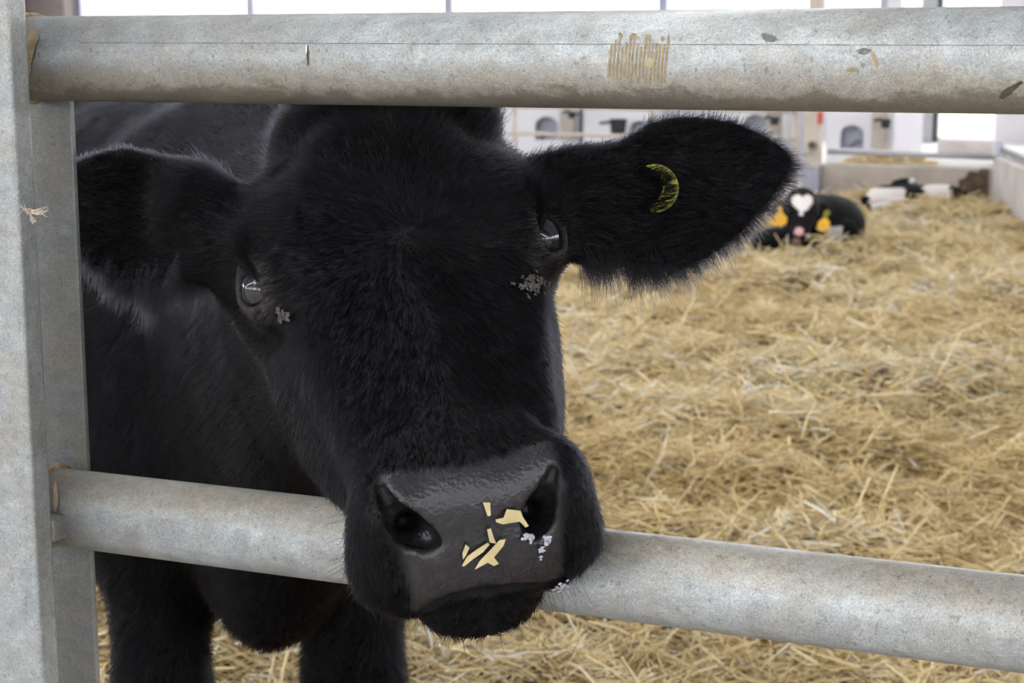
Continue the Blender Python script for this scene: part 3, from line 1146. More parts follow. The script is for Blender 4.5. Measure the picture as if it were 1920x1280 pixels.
lo = np.min([H(a, b, c) for a in (-.14, .14) for b in (-.22, .31) for c in (-.23, .03)], 0) - .03
hi = np.max([H(a, b, c) for a in (-.14, .14) for b in (-.22, .31) for c in (-.23, .03)], 0) + .03
fd.apply(lo, hi, head_fn, .05)
# poll, temples, brow ridges, cheeks, jaw
fd.ell(H(.008, -.225, -.050), (.072, .045, .045), HR, .05)
fd.ell(H(.048, -.205, -.042), (.062, .050, .042), HR, .05)
for s in (-1, 1):
    fd.ell(H(.080 * s, -.060, -.016), (.034, .050, .022), HR, .035)           # brow
    fd.ell(H(.104 * s, -.095, -.070), (.022, .050, .045), HR, .04)            # temple
    fd.ell(H(.069 * s, .040, -.125), (.030, .075, .058), HR, .05)             # cheek muscle
    fd.cone(H(.060 * s, .02, -.160), H(.032 * s, .15, -.100), .034, .022, .04)  # jaw bone
    fd.cone(H(.070 * s, .02, -.040), H(.060 * s, .14, -.060), .022, .014, .03)  # facial crest
    fd.ell(H(.028 * s, -.11, -.004), (.030, .04, .012), HR, .03)
fd.cone(H(0, .00, -.010), H(0, .15, -.022), .020, .016, .03)                  # nose bridge
# muzzle: fold above the pad, fleshy nostril wings, upper lip, chin
def mv(v):
    return v if v < .15 else .15 + (v - .15) * .72


def HM_(u, v, w):
    return H(u * .93, mv(v), w)


fd.cone(HM_(-.045, .168, -.018), HM_(.045, .168, -.018), .013, .013, .016)
fd.ell(HM_(0, .222, -.026), (.056, .028, .020), HR, .03)
for s in (-1, 1):
    fd.ell(HM_(.066 * s, .228, -.040), (.021, .030, .034), HR, .025)            # wing
    fd.ell(HM_(.052 * s, .243, -.088), (.040, .030, .036), HR, .03)             # flews
fd.ell(HM_(0, .262, -.066), (.054, .018, .026), HR, .025)
fd.ell(HM_(0, .250, -.138), (.048, .032, .024), HR, .02)                        # chin
fd.cone(HM_(-.02, .272, -.120), HM_(.02, .272, -.120), .014, .014, .012)


def fhit(px, py, inward=0.0):
    """point where a sight line first enters the shape"""
    d = ray(px, py)
    kk = np.arange(.95, 1.8, .0015)
    p = CAM + d[None] * kk[:, None]
    ix = [np.clip(np.searchsorted(fd.ax[m], p[:, m]) , 0, len(fd.ax[m]) - 1) for m in range(3)]
    v = fd.f[ix[0], ix[1], ix[2]]
    i = int(np.argmax(v < 0))
    return p[i] + d / np.linalg.norm(d) * inward


# mouth: a narrow curved slit
pm = [fhit(x, y, .001) for x, y in ((796, 1146), (812, 1136), (850, 1122), (905, 1109), (960, 1103), (1010, 1101), (1050, 1103), (1082, 1112))]
pm = [q for q in pm if hloc(q)[1] < .30]
for a, b in zip(pm, pm[1:]):
    fd.cone(a, b, .0042, .0042, .003, 'cut')
# nostrils: comma shaped, running up and outward as a slit
for pts, rr in ((((714, 916), (726, 944), (745, 972), (768, 993), (796, 1008), (816, 1016)), (.0036, .0058, .0098, .0120, .0095, .0042)),
                (((1037, 882), (1029, 913), (1017, 944), (1006, 970), (1004, 986)), (.0036, .0058, .0098, .0120, .0095))):
    q = [fhit(x, y, r * .45) for (x, y), r in zip(pts, rr)]
    for a, b, ra, rb in zip(q, q[1:], rr, rr[1:]):
        fd.cone(a, b, ra, rb, .003, 'cut')
        dn = FWD * .014
        fd.cone(a + dn * (ra / .012), b + dn * (rb / .012), ra * .95, rb * .95, .003, 'cut')
    fd.cone(q[3] + FWD * .012, q[3] - Vv * .030 - W * .032, .0105, .008, .006, 'cut')
# small dimple in the middle of the pad
fd.cone(H(-.004, .186, .004), H(-.004, .196, .002), .003, .002, .006, 'cut')

# eyes: lid bump, almond slit
EYES = []
for s, e, dep in ((-1, EL, 0), (1, ER, 0)):
    ez = hloc(e)
    out = np.array([-.80, .10, .56]) if s < 0 else np.array([.64, .10, .72]); out /= np.linalg.norm(out)
    outw = out @ HR
    cen = e - outw * (.002 if s < 0 else -.003)
    slit = np.array([s * -.22, .93, .1]); slit -= out * (slit @ out); slit /= np.linalg.norm(slit)
    slitw = slit @ HR
    th_ = np.cross(outw, slitw)
    fd.ell(cen, (.0265, .031, .0275), np.stack([outw, slitw, th_]), .018)
    fd.ell(cen + outw * .028 - slitw * (0 if s < 0 else .004), (.030, .0195 if s < 0 else .0290, .0150 if s < 0 else .0215), np.stack([outw, slitw, th_]), .004, 'cut')
    fd.cone(cen + outw * .024 + slitw * .012, cen + outw * .021 + slitw * .024, .006, .003, .008, 'cut')   # tear duct corner
    fd.ell(cen, (.0212, .0212, .0212), None, .001, 'cut')
    EYES.append((cen, outw, slitw, th_))


# ears: a cupped leaf
def ear(base, tip, nrm, up_prof, lo_prof, th, cup, twist=0.0):
    base, tip = np.asarray(base), np.asarray(tip)
    e1 = tip - base; L = np.linalg.norm(e1); e1 = e1 / L
    n = nrm - e1 * (nrm @ e1); n /= np.linalg.norm(n)
    e2 = np.cross(n, e1)
    if e2[2] < 0: e2 = -e2
    R = np.stack([e1, e2, n])
    ts = [k / (len(up_prof) - 1) for k in range(len(up_prof))]

    def fn(p):
        q = (p - base.astype(np.float32)) @ R.T.astype(np.float32)
        t = q[..., 0] / L; s = q[..., 1]; h = q[..., 2]
        tc = np.clip(t, 0, 1)
        up = spline(ts, up_prof, tc); lw = spline(ts, lo_prof, tc)
        mid = (up + lw) / 2; hw = np.maximum((up - lw) / 2, .001)
        x = (s - mid) / hw
        h2 = h - cup * np.minimum(x * x, 1.6) * np.clip(hw / .05, .2, 1.2) + .010 * np.sin(tc * 3.1)
        d2 = np.maximum(np.abs(s - mid) - hw, 0) * .8 + np.maximum(np.abs(t - tc) * L, 0)
        thick = th * (1.0 - .45 * np.clip(np.abs(x), 0, 1) ** 2) * (1.6 - .7 * tc)
        return np.sqrt(d2 ** 2 + np.maximum(np.abs(h2) - thick * .3, 0) ** 2) - thick * .7
    m = max(max(up_prof), -min(lo_prof)) + .04
    fd.apply(np.minimum(base, tip) - m, np.maximum(base, tip) + m, fn, .012)
    return base, R, L


def prof(base, tip, depth0, depth1, nrm, ups, los):
    pass


def ear_px(b, t, d0, d1, rows_up, rows_lo):
    """outline heights (px above/below the base-tip line) turned into metres"""
    n = len(rows_up)
    up, lo = [], []
    for k in range(n):
        dep = d0 + (d1 - d0) * k / (n - 1)
        up.append(rows_up[k] / F * dep); lo.append(-rows_lo[k] / F * dep)
    return P(*b, d0), P(*t, d1), up, lo


eb, et, eu, el_ = ear_px((1010, 372), (1474, 306), 1.430, 1.455, [58, 54, 48, 58, 82, 100, 102, 94, 80, 56, 16], [88, 108, 120, 130, 146, 156, 146, 126, 96, 60, 14])
nR = -FWD + RIGHT * .10 + UP * .05
EAR_R = ear(eb, et, nR, eu, el_, .0075, .014)
fd.cone(H(.095, -.095, -.105), eb + (et - eb) * .18, .040, .028, .04)
eb2, et2, eu2, el2 = ear_px((432, 395), (45, 372), 1.405, 1.53, [26, 42, 58, 76, 88, 92, 84, 70, 50, 26, 2], [60, 92, 122, 138, 140, 124, 100, 78, 56, 30, 2])
nL = -FWD - RIGHT * .15
EAR_L = ear(eb2, et2, nL, eu2, el2, .0085, .012)
fd.cone(H(-.095, -.085, -.105), eb2 + (et2 - eb2) * .16, .040, .028, .04)

BV, BQ = fd.mesh()
BV = smooth_mesh(BV, BQ, 2)
BN = vertex_normals(BV, BQ)
del fd

# skin zones, as the animal has them: R = bare nose pad, G = bare grey skin at lids and nostril rims
hl = hloc(BV)
def blob(c, r):
    return np.clip(1 - np.linalg.norm((hl - np.asarray(c)) / np.asarray(r), axis=1), 0, 1)
def sstep(a, b, x):
    t = np.clip((x - a) / (b - a), 0, 1); return t * t * (3 - 2 * t)
_pl = hloc(np.array(pm)); _pl = _pl[_pl[:, 1] < .30]; _o = np.argsort(_pl[:, 0]); PMU = (_pl[_o, 0], _pl[_o, 2])
padw = .056 - .14 * np.clip(hl[:, 1] - .205, 0, .06)
pad = sstep(.0, .010, padw + .010 - np.abs(hl[:, 0])) * sstep(.196, .206, hl[:, 1] + .16 * np.abs(hl[:, 0])) * sstep(.000, .005, hl[:, 2] - np.interp(hl[:, 0], *PMU)) 
bare = np.zeros(len(BV))
for cen, o_, s_, t_ in EYES:
    dl = np.linalg.norm(BV - (cen + o_ * .018 + s_ * .006), axis=1)
    bare = np.maximum(bare, sstep(.034, .022, dl))
    dl = np.linalg.norm((BV - (cen + o_ * .010 + s_ * .036)), axis=1)
    bare = np.maximum(bare, .55 * sstep(.026, .008, dl))
for (x_, y_), r_b, amt in (((702, 962), .010, .45), ((712, 918), .008, .5), ((1046, 912), .009, .5), ((1024, 878), .009, .8), ((1012, 905), .007, .55)):
    q_ = np.array(ray(x_, y_)); dd = BV - CAM; al = dd @ q_ / (q_ @ q_)
    off = np.linalg.norm(dd - al[:, None] * q_, axis=1)
    bare = np.maximum(bare, amt * sstep(r_b, r_b * .3, off) * (al < 1.30) * (al > 1.0))
me = np_mesh('body', BV, BQ)
ca = me.attributes.new('zone', 'FLOAT_COLOR', 'POINT')
ca.data.foreach_set('color', np.stack([pad, bare, np.zeros(len(BV)), np.ones(len(BV))], -1).astype(np.float32).ravel())


def hide_mat():
    t = NT('black_hide')
    at = t.n('ShaderNodeAttribute', attribute_name='zone')
    sp = t.n('ShaderNodeSeparateColor')
    t.l(at.outputs['Color'], sp.inputs['Color'])
    v = t.coord()
    blk = t.ramp(t.noise(90, 4, .6, v), [(.3, (.003, .003, .0035)), (.7, (.007, .007, .008))])
    padc = t.ramp(t.noise(130, 5, .65, v), [(.3, (.009, .0085, .010)), (.55, (.016, .015, .0165)), (.75, (.032, .030, .032))])
    skin = t.ramp(t.noise(240, 4, .6, v), [(.3, (.012, .010, .010)), (.7, (.042, .035, .036))])
    c = t.mix(sp.outputs[0], blk, padc)
    c = t.mix(sp.outputs[1], c, skin)
    r = t.n('ShaderNodeMapRange')
    t.l(sp.outputs[0], r.inputs['Value'])
    r.inputs['To Min'].default_value = .62
    r.inputs['To Max'].default_value = .30
    t.set(Base_Color=c, Roughness=r.outputs[0])
    spl = t.n('ShaderNodeMapRange'); t.l(sp.outputs[0], spl.inputs['Value']); spl.inputs['To Min'].default_value = .10; spl.inputs['To Max'].default_value = .42
    t.l(spl.outputs[0], t.b.inputs['Specular IOR Level'])
    h = t.n('ShaderNodeTexVoronoi'); h.inputs['Scale'].default_value = 330
    t.l(v, h.inputs['Vector'])
    mx = t.n('ShaderNodeMath', operation='MULTIPLY')
    t.l(h.outputs['Distance'], mx.inputs[0]); t.l(sp.outputs[0], mx.inputs[1])
    ad = t.n('ShaderNodeMath', operation='ADD')
    t.l(mx.outputs[0], ad.inputs[0]); t.l(t.noise(300, 3, .6, v), ad.inputs[1])
    t.bump(ad.outputs[0], .35, .0012)
    return t.m


M_HIDE = hide_mat()
cow = empty('black_cow', cow_root, 'black cow with shaggy ears pushing its muzzle over the lower gate tube', 'cow')
body = link_mesh('body', me, M_HIDE, cow, smooth=True)


def eye_mat():
    t = NT('eye')
    tc = t.n('ShaderNodeTexCoord')
    sp = t.n('ShaderNodeSeparateXYZ')
    t.l(tc.outputs['Object'], sp.inputs[0])
    mr = t.n('ShaderNodeMapRange')
    mr.inputs['From Min'].default_value = 0.0
    mr.inputs['From Max'].default_value = .0225
    t.l(sp.outputs['Z'], mr.inputs['Value'])
    c = t.ramp(mr.outputs[0], [(0, (.45, .42, .45)), (.42, (.55, .52, .56)), (.52, (.20, .16, .15)), (.57, (.018, .012, .010)), (.75, (.010, .008, .008)), (.84, (.004, .005, .008)), (1, (.003, .004, .007))])
    t.set(Base_Color=c, Roughness=.03)
    t.b.inputs['Specular IOR Level'].default_value = .6
    t.b.inputs['Coat Weight'].default_value = 0.15
    t.b.inputs['Coat Roughness'].default_value = .02
    return t.m


M_EYE = eye_mat()
for i, (cen, o_, s_, t_) in enumerate(EYES):
    bm = bmesh.new()
    bmesh.ops.create_uvsphere(bm, u_segments=40, v_segments=28, radius=.0218)
    for v_ in bm.verts:                       # slight corneal bulge
        if v_.co.z > .012: v_.co.z += (v_.co.z - .012) * .28
    me_ = bpy.data.meshes.new('eye'); bm.to_mesh(me_); bm.free()
    e_ = link_mesh('eye', me_, M_EYE, None, smooth=True)
    gaze = o_ + s_ * (.10 if i == 0 else .62)
    gaze = gaze / np.linalg.norm(gaze)
    mat = Matrix(np.stack([s_ - gaze * (s_ @ gaze), np.cross(gaze, s_), gaze], 1).tolist()).normalized().to_4x4()
    mat.translation = V3(cen)
    e_.matrix_world = mat
    e_.parent = cow
    e_.matrix_parent_inverse = Matrix.Translation(-cow.location)
    e_['label'] = 'dark glossy eyeball with a pale rim'

# ------------------------------------------------------------------ hair as curves
def hair_mat(name, ior):
    t = NT(name)
    h = t.n('ShaderNodeBsdfHairPrincipled')
    h.model = 'CHIANG'
    h.parametrization = 'COLOR'
    h.inputs['Color'].default_value = (.0030, .0030, .0040, 1)
    h.inputs['Roughness'].default_value = .30
    h.inputs['Radial Roughness'].default_value = .35
    h.inputs['IOR'].default_value = ior
    out = [n for n in t.t.nodes if n.type == 'OUTPUT_MATERIAL'][0]
    t.l(h.outputs[0], out.inputs['Surface'])
    t.t.nodes.remove(t.b)
    return t.m


M_HAIR = hair_mat('black_hair', 1.16)
M_FRINGE = hair_mat('black_fringe_hair', 1.29)


def add_hair(name, roots, dirs, norms, length, lift, rad, curl, seed, npt=4, label=None, droop=None, mat=None):
    r = np.random.default_rng(seed)
    n = len(roots)
    t = np.linspace(0, 1, npt)[None, :, None]
    L = length[:, None, None]
    lf = lift[:, None, None]
    j = r.normal(0, 1, (n, 1, 3)) * curl
    d = dirs[:, None] + j
    d /= np.linalg.norm(d, axis=-1, keepdims=True)
    pts = roots[:, None] + L * (d * (t * np.cos(lf)) + norms[:, None] * np.sin(lf) * (t - .45 * t * t)) 
    if droop is not None:
        pts = pts + droop[:, None, None] * (t ** 2) * L * np.array([0, 0, -1.0])
    pts = pts + r.normal(0, 1, (n, 1, 3)) * curl * .25 * L * t * t
    hc = bpy.data.hair_curves.new(name)
    hc.add_curves([npt] * n)
    hc.position_data.foreach_set('vector', pts.astype(np.float32).ravel())
    ra = hc.attributes.get('radius') or hc.attributes.new('radius', 'FLOAT', 'POINT')
    rr = rad[:, None] * np.array([1.0, .9, .65, .12] if npt == 4 else np.linspace(1, .1, npt))[None]
    ra.data.foreach_set('value', rr.astype(np.float32).ravel())
    hc.materials.append(mat or M_HAIR)
    o = bpy.data.objects.new(name, hc)
    COL.objects.link(o)
    o.parent = cow
    o.matrix_parent_inverse = Matrix.Translation(-cow.location)
    o['kind'] = 'stuff'
    if label: o['label'] = label
    return o


# roots spread over the hide by area and by zone
tri = np.concatenate([BQ[:, [0, 1, 2]], BQ[:, [0, 2, 3]]])
A_, B_, C_ = BV[tri[:, 0]], BV[tri[:, 1]], BV[tri[:, 2]]
area = .5 * np.linalg.norm(np.cross(B_ - A_, C_ - A_), axis=1)
cen = (A_ + B_ + C_) / 3
tn = BN[tri].mean(1)
toc = CAM - cen; toc /= np.linalg.norm(toc, axis=1, keepdims=True)
facing = (tn * toc).sum(1)
tl = hloc(cen)
tpad = pad[tri].max(1); tbare = bare[tri].max(1)
depth = (cen - CAM) @ FWD
nost = np.zeros(len(tri))
for s in (-1, 1):
    nost = np.maximum(nost, np.linalg.norm((tl - np.array([s * .050, mv(.243), -.030])) / np.array([.020, .026, .028]), axis=1) < 1)
mouth = np.zeros(len(tri))
for a, b in zip(pm, pm[1:]):
    ab = b - a
    q = np.clip(((cen - a) @ ab) / (ab @ ab), 0, 1)
    mouth = np.maximum(mouth, np.linalg.norm(cen - a - q[:, None] * ab, axis=1) < .0055)
ineye = np.zeros(len(tri))
for c_, o_, s_, t_ in EYES:
    ineye = np.maximum(ineye, np.linalg.norm(cen - (c_ + o_ * .022), axis=1) < .0225)


def ear_co(E, p):
    base, R, L = E
    q = (p - base) @ R.T
    return q[:, 0] / L, q[:, 1], q[:, 2]


tr, srr, hrr = ear_co(EAR_R, cen)
t2, s2_, h2_ = ear_co(EAR_L, cen)
is_er = (tr > .10) & (tr < 1.06) & (np.abs(hrr) < .05) & (np.abs(srr) < .1) & (tl[:, 0] > .118)
is_el = (t2 > .10) & (t2 < 1.06) & (np.abs(h2_) < .05) & (np.abs(s2_) < .1) & (tl[:, 0] < -.118)
is_ear = is_er | is_el
vis = np.clip((facing + .35) / .5, 0.06, 1)
is_head = (depth < 1.56) & ~is_ear
dens = np.where(is_head, 1.0, np.where(is_ear, .9, .55)) * vis
dens *= (1 - np.clip(tpad * 1.6, 0, 1)) * (1 - np.clip(tbare, 0, 1) * .7) * (1 - nost) * (1 - mouth) * (1 - ineye)
dens[depth > 2.6] *= .15
dens[cen[:, 2] < .28] = 0


def sample(weight, n, seed):
    r = np.random.default_rng(seed)
    p = weight * area
    p = p / p.sum()
    k = r.choice(len(tri), n, p=p)
    a, b = r.random(n), r.random(n)
    fl = a + b > 1
    a[fl], b[fl] = 1 - a[fl], 1 - b[fl]
    w = np.stack([1 - a - b, a, b], -1)
    T = tri[k]
    pos = (BV[T] * w[..., None]).sum(1)
    nor = (BN[T] * w[..., None]).sum(1)
    nor /= np.linalg.norm(nor, axis=1, keepdims=True)
    return k, pos, nor


WH = H(.002, -.028, .005)


def comb(pos, nor, k):
    """lie of the coat: out from the whorl on the forehead, down the face, back over the body"""
    l = hloc(pos)
    rel = pos - WH
    dist = np.linalg.norm(rel, axis=1, keepdims=True)
    tang = np.cross(nor, rel / (dist + 1e-6))
    radial = rel / (dist + 1e-6) + tang * .55 * np.exp(-dist / .05)
    down = np.where((l[:, 1] > .02)[:, None], Vv[None] * .8 - W[None] * .4 + np.sign(l[:, :1]) * U[None] * .45, 0)
    g = radial + down * np.clip((l[:, 1:2] - .02) / .06, 0, 1)
    body_d = bd[None] * .7 + np.array([[0, 0, -.8]])
    g = np.where((is_head[k])[:, None], g, body_d)
    if True:
        er = EAR_R[1][0][None] + 0 * g
        g = np.where(is_er[k][:, None], er + np.array([[0, 0, -.15]]), g)
        g = np.where(is_el[k][:, None], EAR_L[1][0][None] + np.array([[0, 0, -.1]]), g)
    # clumps: hairs near one another share a small deviation
    f = 55.0
    cl = np.stack([np.sin(f * (pos[:, 0] + .7 * pos[:, 2]) + 3 * np.sin(37 * pos[:, 1])), np.sin(f * (pos[:, 1] - .6 * pos[:, 0]) + 2 * np.sin(41 * pos[:, 2])), np.sin(f * (pos[:, 2] + .5 * pos[:, 1]) + 2 * np.sin(33 * pos[:, 0]))], -1)
    g = g + cl * .28
    g = g - nor * (g * nor).sum(1, keepdims=True)
    return g / (np.linalg.norm(g, axis=1, keepdims=True) + 1e-6)


r_ = np.random.default_rng(21)
NH = 380000
k, pos, nor = sample(dens, NH, 5)
l = hloc(pos)
ln = np.where(is_head[k], .0095, np.where(is_ear[k], .012, .017)) * r_.uniform(.6, 1.3, NH)
ln = np.where(is_head[k] & (l[:, 1] < -.09), ln * (1 + 1.3 * np.clip((-.09 - l[:, 1]) / .08, 0, 1)), ln)      # longer at the poll
ln = np.where(is_head[k] & (l[:, 1] > .13), ln * .62, ln)
ln = np.where(is_head[k] & (l[:, 1] > .15) & (l[:, 2] < -.06), ln * 1.5, ln)
lf = np.where(is_head[k], .30, np.where(is_ear[k], .30, .35)) * r_.uniform(.5, 1.7, NH)
add_hair('fur', pos, comb(pos, nor, k), nor, ln, lf, r_.uniform(.00013, .00024, NH) * np.where(is_head[k] | is_ear[k], 1, 1.5), .16, 8, label='short black coat')

# fringe along the edges of the ears
fr_p, fr_d, fr_n, fr_l, fr_g = [], [], [], [], []
for E, up, lw, dn in ((EAR_R, eu, el_, 1.0), (EAR_L, eu2, el2, .8)):
    base, R, Lr = E
    ts = np.linspace(0, 1, len(up))
    # vertices of the ear rim: those whose normal lies in the ear's plane
    t_, s_, h_ = ear_co(E, BV)
    ok = (t_ > .12) & (t_ < 1.08) & (np.abs(s_) < .11) & (np.abs(h_) < .05)
    nn = BN @ R.T
    x = (s_ - (np.interp(np.clip(t_, 0, 1), ts, up) + np.interp(np.clip(t_, 0, 1), ts, lw)) / 2)
    hw = (np.interp(np.clip(t_, 0, 1), ts, up) - np.interp(np.clip(t_, 0, 1), ts, lw)) / 2
    rim = ok & ((np.abs(x) > hw * .80) | (t_ > .9))
    idx = np.argwhere(rim)[:, 0]
    r2 = np.random.default_rng(4)
    pick = r2.choice(idx, 7000)
    p = BV[pick] + r2.normal(0, .0012, (len(pick), 3))
    outd = R[1][None] * np.sign(x[pick])[:, None] * (1 - np.clip((t_[pick] - .8) / .2, 0, 1))[:, None] + R[0][None] * (.35 + .8 * np.clip((t_[pick] - .7) / .3, 0, 1))[:, None]
    low = x[pick] < 0
    tt = t_[pick]
    ll = np.where(low, np.where(tt < .55, .022, .016), np.where(tt > .45, .011, .005) * (1 if dn == 1.0 else .45)) * r2.uniform(.35, 1.25, len(pick))
    fr_p.append(p); fr_d.append(outd); fr_n.append(BN[pick]); fr_l.append(ll)
    # long strands hanging from the root of the lower edge, in locks
    lowi = np.argwhere(rim & (x < -hw * .8) & (t_ > .14) & (t_ < .62))[:, 0]
    locks = r2.choice(lowi, 34)
    for q in locks:
        m = 34
        pp = BV[q] + r2.normal(0, .0035, (m, 3))
        fr_p.append(pp)
        ld = -R[1] * 1.0 + R[0] * r2.normal(.05, .28) - FWD * .1
        fr_d.append(np.repeat(ld[None], m, 0) + r2.normal(0, .09, (m, 3)))
        fr_n.append(np.repeat(BN[q][None], m, 0))
        fr_l.append(np.full(m, (.016 + .022 * r2.random()) * (1.15 if t_[q] < .4 else .75)) * r2.uniform(.6, 1.1, m))
fp = np.concatenate(fr_p); fdv = np.concatenate(fr_d); fn_ = np.concatenate(fr_n); fl_ = np.concatenate(fr_l)
fdv = fdv / np.linalg.norm(fdv, axis=1, keepdims=True)
add_hair('ear_fringe', fp, fdv, fn_, fl_, np.full(len(fp), .12), np.full(len(fp), .00016), .10, 9, label='long black hair fringing the ears', droop=np.full(len(fp), .12), mat=M_FRINGE)

# lashes and brow tufts above the eyes, whiskers on the lips
lp, ld_, lnn, ll_ = [], [], [], []
r3 = np.random.default_rng(6)
for c_, o_, s_, t_ in EYES:
    upv = t_ if t_ @ np.array([0, 0, 1.0]) + (t_ @ W) > 0 else -t_
    for i in range(170):
        q = r3.uniform(-1.0, .8)
        a = c_ + o_ * (.021 - .003 * q * q) + s_ * .020 * q + upv * (.0165 * math.sqrt(max(1 - q * q * .8, 0.05))) + r3.normal(0, .0015, 3)
        lp.append(a); ld_.append(o_ * .95 + upv * .45 - s_ * .35 + r3.normal(0, .12, 3)); lnn.append(o_); ll_.append(.020 * r3.uniform(.6, 1.25))
    for i in range(420):
        a = c_ + o_ * .014 - s_ * r3.uniform(.008, .036) + upv * r3.uniform(.014, .030) + r3.normal(0, .003, 3)
        lp.append(a); ld_.append(o_ * .8 - s_ * .7 + upv * .25 + r3.normal(0, .2, 3)); lnn.append(o_); ll_.append(.026 * r3.uniform(.4, 1.2))
lp = np.array(lp); ld_ = np.array(ld_); lnn = np.array(lnn); ll_ = np.array(ll_)
ld_ /= np.linalg.norm(ld_, axis=1, keepdims=True)
add_hair('eyelashes', lp, ld_, lnn, ll_, np.full(len(lp), .2), np.full(len(lp), .00017), .08, 12, label='long black lashes', droop=np.full(len(lp), .1))
wsel = ((tl[:, 1] > .17) & (tl[:, 2] < -.05) & (facing > -.5)).astype(float) * (1 - mouth)
kk, wp, wn = sample(wsel + 1e-12, 200, 31)
wd = wn + Vv[None] * .3 - BZ[None] * .25
wd /= np.linalg.norm(wd, axis=1, keepdims=True)
add_hair('whiskers', wp, wd, wn, r3.uniform(.012, .028, 200), np.full(200, .5), np.full(200, .0001), .2, 13, label='fine black whiskers')

# yellow-green stud of the tag showing as a crescent in the ear hair
base, R, Lr = EAR_R


def surf_at(px, py):
    """nearest hide vertex along a sight line"""
    d = ray(px, py); d = d / np.linalg.norm(d)
    q = BV - CAM
    along = q @ d
    off = np.linalg.norm(q - along[:, None] * d, axis=1)
    near = off < .006
    if not near.any(): return CAM + d * 1.4, -d
    i = np.argwhere(near)[:, 0]
    i = i[np.argmin(along[i])]
    return CAM + d * along[i], BN[i]


pc_, nc_ = surf_at(1226, 354)
tn_ = -FWD * .9 + nc_ * .1; tn_ /= np.linalg.norm(tn_)
ta = RIGHT - tn_ * (RIGHT @ tn_); ta /= np.linalg.norm(ta)
tb_ = np.cross(tn_, ta)
if tb_[2] < 0: tb_ = -tb_
R1 = .0205
out_ = [(R1 * math.cos(q), R1 * math.sin(q)) for q in np.linspace(-1.75, 1.95, 22)]
in_ = [(-.0095 + .0165 * math.cos(q), .0015 + .0165 * math.sin(q)) for q in np.linspace(1.30, -1.25, 18)]
mb = MB(); mb.prism(out_ + in_, ta, tb_, tn_, pc_ + tn_ * .004, .0028)
o = mb.build('ear_tag', M_OLIVE, cow); o['label'] = 'yellow-green tag stud showing as a crescent'
# short hairs over the stud
nn_ = 700
q = r3.uniform(-1.9, 2.0, nn_); rad = r3.uniform(.010, .020, nn_)
hp = pc_ + ta * (rad * np.cos(q))[:, None] + tb_ * (rad * np.sin(q))[:, None] + tn_ * .0072
hd = np.repeat((RIGHT * 1.0 + BZ * .25)[None], nn_, 0) + r3.normal(0, .15, (nn_, 3)); hd /= np.linalg.norm(hd, axis=1, keepdims=True)
add_hair('tag_hairs', hp - hd * .006, hd, np.repeat(tn_[None], nn_, 0), r3.uniform(.005, .012, nn_), np.full(nn_, .1), np.full(nn_, .0002), .1, 14)

# crusted tear below the right-hand eye, milky wet marks beside the nostril
def crumb(name, px, py, r, n, mat, label, spread=(1, 1)):
    bm = bmesh.new()
    rr_ = random.Random(int(px))
    for i in range(n):
        p, nn = surf_at(px + rr_.gauss(0, spread[0]), py + rr_.gauss(0, spread[1]))
        m_ = Matrix.Translation(V3(p + nn * r * .2)) @ V3(nn).to_track_quat('Z', 'Y').to_matrix().to_4x4() @ Matrix.Diagonal((r * rr_.uniform(.6, 2.0), r * rr_.uniform(.6, 2.0), r * .55, 1))
        bmesh.ops.create_icosphere(bm, subdivisions=2, radius=1.0, matrix=m_)
    for v_ in bm.verts:
        v_.co += Vector([rr_.gauss(0, r * .16) for _ in range(3)])
    me_ = bpy.data.meshes.new(name); bm.to_mesh(me_); bm.free()
    o_ = link_mesh(name, me_, mat, cow, smooth=True)
    o_['kind'] = 'stuff'
    o_['label'] = label
    return o_


crumb('tear_crust', 1000, 532, .0009, 120, M_CRUST, 'grey crust below the eye', (13, 8))
crumb('tear_crust', 530, 592, .0011, 40, M_CRUST, 'grey crust at the eye corner', (6, 5))
M_MILK = simple('milky_drool', (.36, .35, .40), .2, .3, 300)
for q_ in ((990, 1006, 6, 3, 26), (1026, 1010, 4, 4.5, 18), (1014, 1034, 2.5, 6, 9)):
    crumb('drool', q_[0], q_[1], .0011, q_[4], M_MILK, 'milky drool at the nostril', (q_[2], q_[3]))
crumb('drool', 1056, 1101, .0011, 26, M_MILK, 'milky drool at the mouth corner', (6, 4))

# flakes of straw on the nose: things of their own
def flake(pxs, label, lift=.0012, th=.0009):
    c = np.mean(pxs, axis=0)
    p0, n0 = surf_at(*c)
    n0 = n0 * .7 - FWD * .5; n0 /= np.linalg.norm(n0)
    d0 = float((p0 - CAM) @ FWD)
    bm = bmesh.new()
    lo_, hi_ = [], []
    for (x, y) in pxs:
        d = ray(x, y)
        kq = float((p0 + n0 * lift - CAM) @ n0) / float(d @ n0)
        p = CAM + d * kq
        lo_.append(bm.verts.new(V3(p))); hi_.append(bm.verts.new(V3(p + n0 * th)))
    m = len(pxs)
    bm.faces.new(hi_); bm.faces.new(list(reversed(lo_)))
    for i in range(m):
        bm.faces.new((lo_[i], lo_[(i + 1) % m], hi_[(i + 1) % m], hi_[i]))
    bmesh.ops.recalc_face_normals(bm, faces=bm.faces)
    me_ = bpy.data.meshes.new('straw_flake'); bm.to_mesh(me_); bm.free()
    o_ = link_mesh('straw_flake', me_, M_STRAWBIT)
    tag(o_, label, 'straw flake', 'straw flakes on the cow\'s nose')
    return o_


